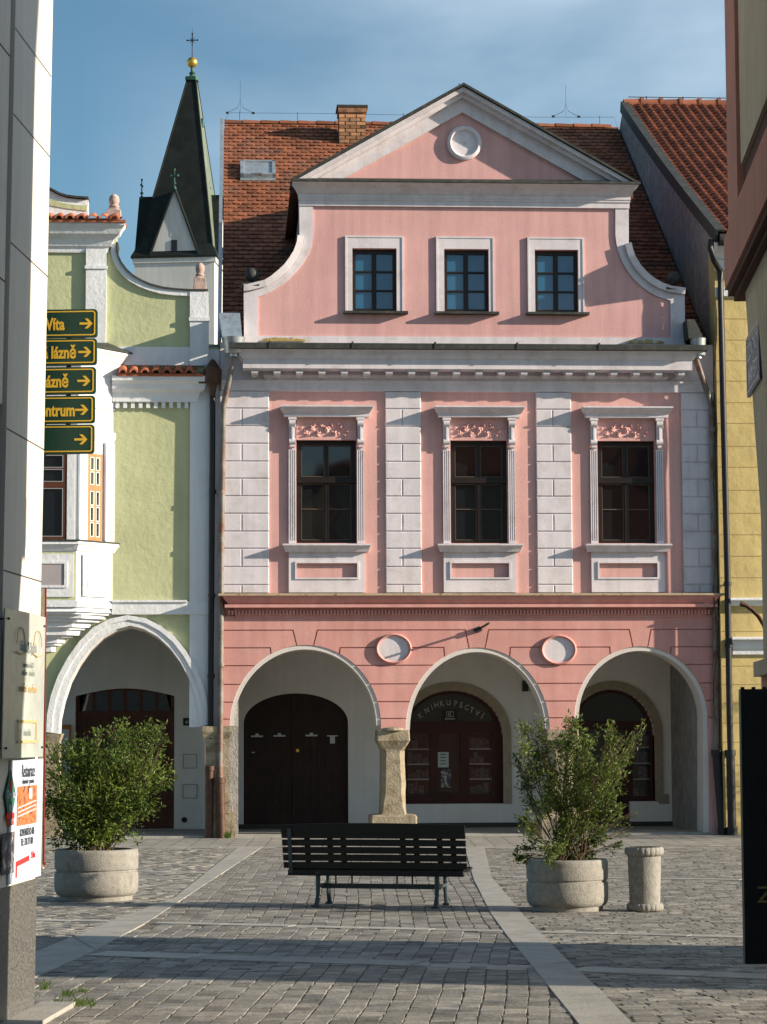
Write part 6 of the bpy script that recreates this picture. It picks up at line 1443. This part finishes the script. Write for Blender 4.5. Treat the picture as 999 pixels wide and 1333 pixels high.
# planters
def planter(px, py, wpx, hpx, name, lab):
    c = G(px, py); D = (c-CAM).dot(fh); s = D/F_PX; R = wpx*s/2; H = hpx*s; c = c + fh*R*.86
    e = empty('planter', (c.x, c.y, 0), lab, 'planter', 'round concrete planters on the square')
    mb = MB(); prof = [(R*.86, 0), (R*.87, H*.09), (R*.93, H*.11), (R*.985, H*.18), (R*1.0, H*.30), (R, H*.50), (R*.985, H*.555), (R*.955, H*.565), (R*.955, H*.60), (R*.985, H*.61), (R*.995, H*.64), (R*1.0, H*.92), (R*.985, H*.98), (R*.95, H), (R*.84, H), (R*.83, H*.88), (.02, H*.88)]
    mb.lathe(prof, c.x, c.y, 64)
    o = mb.build('bowl', M['concrete'], e, smooth=True, ang=50)
    mb = MB(); mb.lathe([(R*.83, H*.80), (R*.83, H*.90), (R*.4, H*.95), (.01, H*.96)], c.x, c.y, 32); mb.build('soil', M['soil'], e, smooth=True)
    return c, R, H, D
pl1 = planter(120, 1174.5, 109.5, 66, 'planter', 'round exposed-aggregate planter at the left, in front of the green house')
pl2 = planter(742.5, 1188, 107, 66.5, 'planter', 'round exposed-aggregate planter at the right, beside the litter bin')
# litter bin
c = G(842, 1187); D = (c-CAM).dot(fh); s = D/F_PX; Rb = 21.5*s; Hb = 82*s; c = c+fh*Rb*.9
e = empty('litter_bin', (c.x, c.y, 0), 'small round concrete litter bin with fluted rim and foot, right of the right planter', 'litter bin')
MB().lathe([(Rb*.90, .05), (Rb*.92, Hb*.14), (Rb*1.0, Hb*.82), (Rb*1.0, Hb*.86), (Rb*.80, Hb*.88), (Rb*.78, Hb*.80), (.02, Hb*.80)], c.x, c.y, 40).build('body', M['concrete'], e, smooth=True)
def fluted(R, z0, z1, nm):
    n = 22; mb = MB(); vs = []; seg = n*6; pr = [(.90, z0), (1.0, z0+(z1-z0)*.22), (1.02, (z0+z1)/2), (1.0, z0+(z1-z0)*.8), (.93, z1), (.80, z1)]
    for f_, z in pr:
        for j in range(seg):
            t = 2*PI*j/seg; r = R*f_*(1-.035*(abs(math.cos(t*n/2))**8)); vs.append((c.x+r*math.cos(t), c.y+r*math.sin(t), z))
    fs = [(i*seg+j, i*seg+(j+1) % seg, (i+1)*seg+(j+1) % seg, (i+1)*seg+j) for i in range(len(pr)-1) for j in range(seg)] + [tuple(range(seg-1, -1, -1))]
    mb.add(vs, fs); return mb.build(nm, M['concrete'], e, smooth=True, ang=50)
fluted(Rb*1.17, Hb*.865, Hb, 'rim'); fluted(Rb*1.10, 0, Hb*.12, 'foot')
# ================================================================== SHRUBS
def shrub(nm, lab, base, D, clusters, nleaf, lsize, mt, yspread, stems, group='shrubs in the concrete planters'):
    c, R, H, _ = base; s = D/F_PX
    e = empty(nm, (c.x, c.y, H*.9), lab, 'shrub', group)
    def W3(px, py, dy): return CAM + ray(px, py)*((D+dy)/ray(px, py).dot(fh))
    rnd = random.Random(hash(len(clusters)) % 1000+5)
    lf = MB(); br = MB(); root = Vector((c.x, c.y, H*.88))
    tot = sum(q[2]**2*(q[3] if len(q) > 3 else 1) for q in clusters)
    for q in clusters:
        px, py, r = q[:3]; den = q[3] if len(q) > 3 else 1
        k = max(12, int(nleaf*r*r*den/tot)); rad = r*s
        nsub = max(1, int(r*r/260))
        for sgi in range(nsub):
            ctint = rnd.uniform(.15, .8); dy = rnd.gauss(0, yspread); cc = W3(px+rnd.uniform(-.45, .45)*r, py+rnd.uniform(-.45, .45)*r, dy)
            b0_ = root + Vector((rnd.uniform(-.14, .14), rnd.uniform(-.14, .14), 0))
            mid = b0_.lerp(cc, .5) + Vector((rnd.uniform(-.06, .06), rnd.uniform(-.06, .06), rnd.uniform(.0, .10)))
            pts = [b0_, b0_.lerp(mid, .5)+Vector((rnd.uniform(-.02, .02), 0, .02)), mid, mid.lerp(cc, .55)+Vector((0, 0, .03)), cc]
            br.tube(pts, .006+.003*rnd.random(), 5, r2=.002, cap=False)
            tw = 5
            for _ in range(tw):
                st = mid.lerp(cc, rnd.random()); en = cc + Vector((rnd.gauss(0, 1), rnd.gauss(0, 1), rnd.gauss(.2, 1))).normalized()*rad*rnd.uniform(.5, 1.35)
                br.tube([st, st.lerp(en, .5)+Vector((0, 0, .015)), en], .0035, 4, r2=.0015, cap=False)
                m_ = max(3, int(k/nsub/tw)); dv = (en-st)
                for j in range(m_):
                    t = rnd.uniform(.15, 1.08); p = st + dv*t + Vector((rnd.gauss(0, 1), rnd.gauss(0, 1), rnd.gauss(0, 1)))*rad*.30*(1.15-t*.4)
                    ax1 = (dv.normalized() + Vector((rnd.gauss(0, .7), rnd.gauss(0, .7), rnd.gauss(-.25, .6)))).normalized()
                    sd = ax1.cross(Vector((rnd.gauss(0, 1), rnd.gauss(0, 1), rnd.gauss(1.2, 1)))).normalized(); nn_ = ax1.cross(sd)
                    ll = lsize*rnd.uniform(.6, 1.25); ww = ll*rnd.uniform(.32, .46)
                    lf.add([p, p+ax1*ll*.5+sd*ww*.5+nn_*ll*.08, p+ax1*ll-nn_*ll*.10, p+ax1*ll*.5-sd*ww*.5+nn_*ll*.08], [(0, 1, 2), (0, 2, 3)], min(1, max(0, ctint+rnd.gauss(0, .22))))
    br.build('stems', M['bark'], e, smooth=True); lf.build('foliage', M[mt], e)
    return e
cl1 = [(150, 945, 8), (70, 990, 8), (64, 1030, 7), (130, 952, 12), (112, 968, 22), (160, 958, 20), (185, 962, 18), (205, 955, 10), (213, 944, 7, 1.4), (216, 960, 6), (90, 985, 16), (84, 968, 7), (110, 1000, 26), (142, 990, 30), (175, 990, 28), (205, 990, 14), (72, 1010, 14), (92, 1030, 28), (125, 1030, 32), (162, 1025, 30), (195, 1020, 20), (218, 1012, 12), (229, 1006, 6), (72, 1045, 14), (88, 1060, 24), (120, 1065, 30), (155, 1058, 28), (182, 1050, 18), (200, 1048, 8), (100, 1085, 24), (130, 1088, 24), (152, 1082, 18), (120, 1102, 15), (140, 1100, 10), (100, 1098, 12)]
shrub('shrub', 'dense dark green shrub with rounded leaves in the left planter', pl1, pl1[3]+.35, cl1, 15500, .053, 'leaf', .20, 10)
cl2 = [(695, 950, 13), (686, 945, 5, 2), (712, 962, 16), (738, 948, 15), (745, 938, 6, 2), (770, 960, 14), (795, 958, 10), (797, 945, 5, 2), (812, 965, 9), (828, 955, 7, 1.4), (836, 945, 5, 2), (822, 968, 6), (682, 978, 14), (672, 985, 6, 2), (705, 990, 20), (735, 985, 22), (768, 990, 22), (800, 985, 14), (690, 1010, 16), (676, 1025, 8), (720, 1020, 22), (750, 1020, 24), (785, 1015, 20), (812, 1005, 8), (700, 1045, 14), (730, 1050, 20), (765, 1050, 24), (795, 1045, 14), (815, 1055, 8), (828, 1060, 5), (690, 1070, 12), (684, 1062, 5, 2), (715, 1080, 20), (745, 1085, 24), (775, 1080, 18), (800, 1072, 9), (815, 1080, 5), (690, 1092, 10), (720, 1102, 16), (750, 1110, 16), (778, 1100, 12), (678, 1100, 6, 2), (671, 1118, 7, 2), (680, 1124, 4), (806, 1100, 5, 2)]
shrub('shrub', 'looser olive green shrub with slender twigs in the right planter', pl2, pl2[3]+.35, cl2, 11500, .047, 'leaf2', .20, 10)
# tree outside the frame on the right, dappling the pier and the pavement
tx, ty = 18.6, -3.4
tr_ = empty('street_tree', (tx, ty, 0), 'small leafy street tree outside the right edge', 'tree')
mb = MB(); mb.tube([(tx, ty, 0), (tx+.05, ty, 1.2), (tx-.05, ty+.05, 2.6)], [.11, .08, .06], 10)
rnd = random.Random(3)
for k in range(9):
    a = rnd.random()*6.28; mb.tube([(tx, ty, 1.5+.1*k), (tx+.5*math.cos(a), ty+.5*math.sin(a), 2.2+.1*k), (tx+1.0*math.cos(a), ty+1.0*math.sin(a), 2.8+.15*k)], .03, 6, r2=.01)
mb.build('trunk', M['bark'], tr_, smooth=True)
lf = MB()
for k in range(3800):
    cidx = rnd.randrange(26); r2_ = random.Random(cidx); cc = Vector((tx+r2_.gauss(0, .75), ty+r2_.gauss(0, .75), 3.05+r2_.gauss(0, .62)))
    p = cc + Vector((rnd.gauss(0, 1), rnd.gauss(0, 1), rnd.gauss(0, 1)))*.22
    a1 = Vector((rnd.gauss(0, 1), rnd.gauss(0, 1), rnd.gauss(0, 1))).normalized(); s1 = a1.cross(Vector((rnd.gauss(0, 1), rnd.gauss(0, 1), 1))).normalized()
    lf.add([p, p+a1*.05+s1*.03, p+a1*.1, p+a1*.05-s1*.03], [(0, 1, 2, 3)], rnd.random())
lf.build('crown', M['leaf'], tr_)
# grass tuft and weeds by the corner
gm = MB(); rnd = random.Random(9)
spots = [(70+rnd.random()*55, 1308+rnd.gauss(0, 2.5)) for _ in range(230)] + [(rnd.uniform(52, 66), rnd.uniform(1280, 1290)) for _ in range(60)] + [(rnd.gauss(88, 5), rnd.gauss(1296, 1.5)) for _ in range(70)] + [(rnd.gauss(108, 5), rnd.gauss(1292, 1.2)) for _ in range(40)]
for a, b in spots:
    g_ = G(a, b); h_ = rnd.uniform(.015, .055); d = Vector((rnd.gauss(0, .02), rnd.gauss(0, .02), 0))
    gm.add([g_+Vector((-.003, 0, .002)), g_+Vector((.003, 0, .002)), g_+d+Vector((0, 0, h_))], [(0, 1, 2)], rnd.random())
for _ in range(160):
    g_ = hitY(rnd.uniform(290, 300), 1084, -.14); g_.z = 0; g_ += Vector((0, rnd.uniform(-.05, .03), 0)); h_ = rnd.uniform(.05, .16); d = Vector((rnd.gauss(0, .03), rnd.gauss(0, .03), 0))
    gm.add([g_+Vector((-.008, 0, 0)), g_+Vector((.008, 0, 0)), g_+d+Vector((0, 0, h_))], [(0, 1, 2)], rnd.random())
go = gm.build('grass', M['grass']); tag(go, 'short green grass and weeds sprouting between the setts', 'grass', kind='stuff')
# check
for o in sc.objects:
    if o.parent is None and o.type == 'MESH' and 'label' not in o and o.get('kind') is None: print('UNTAGGED', o.name)
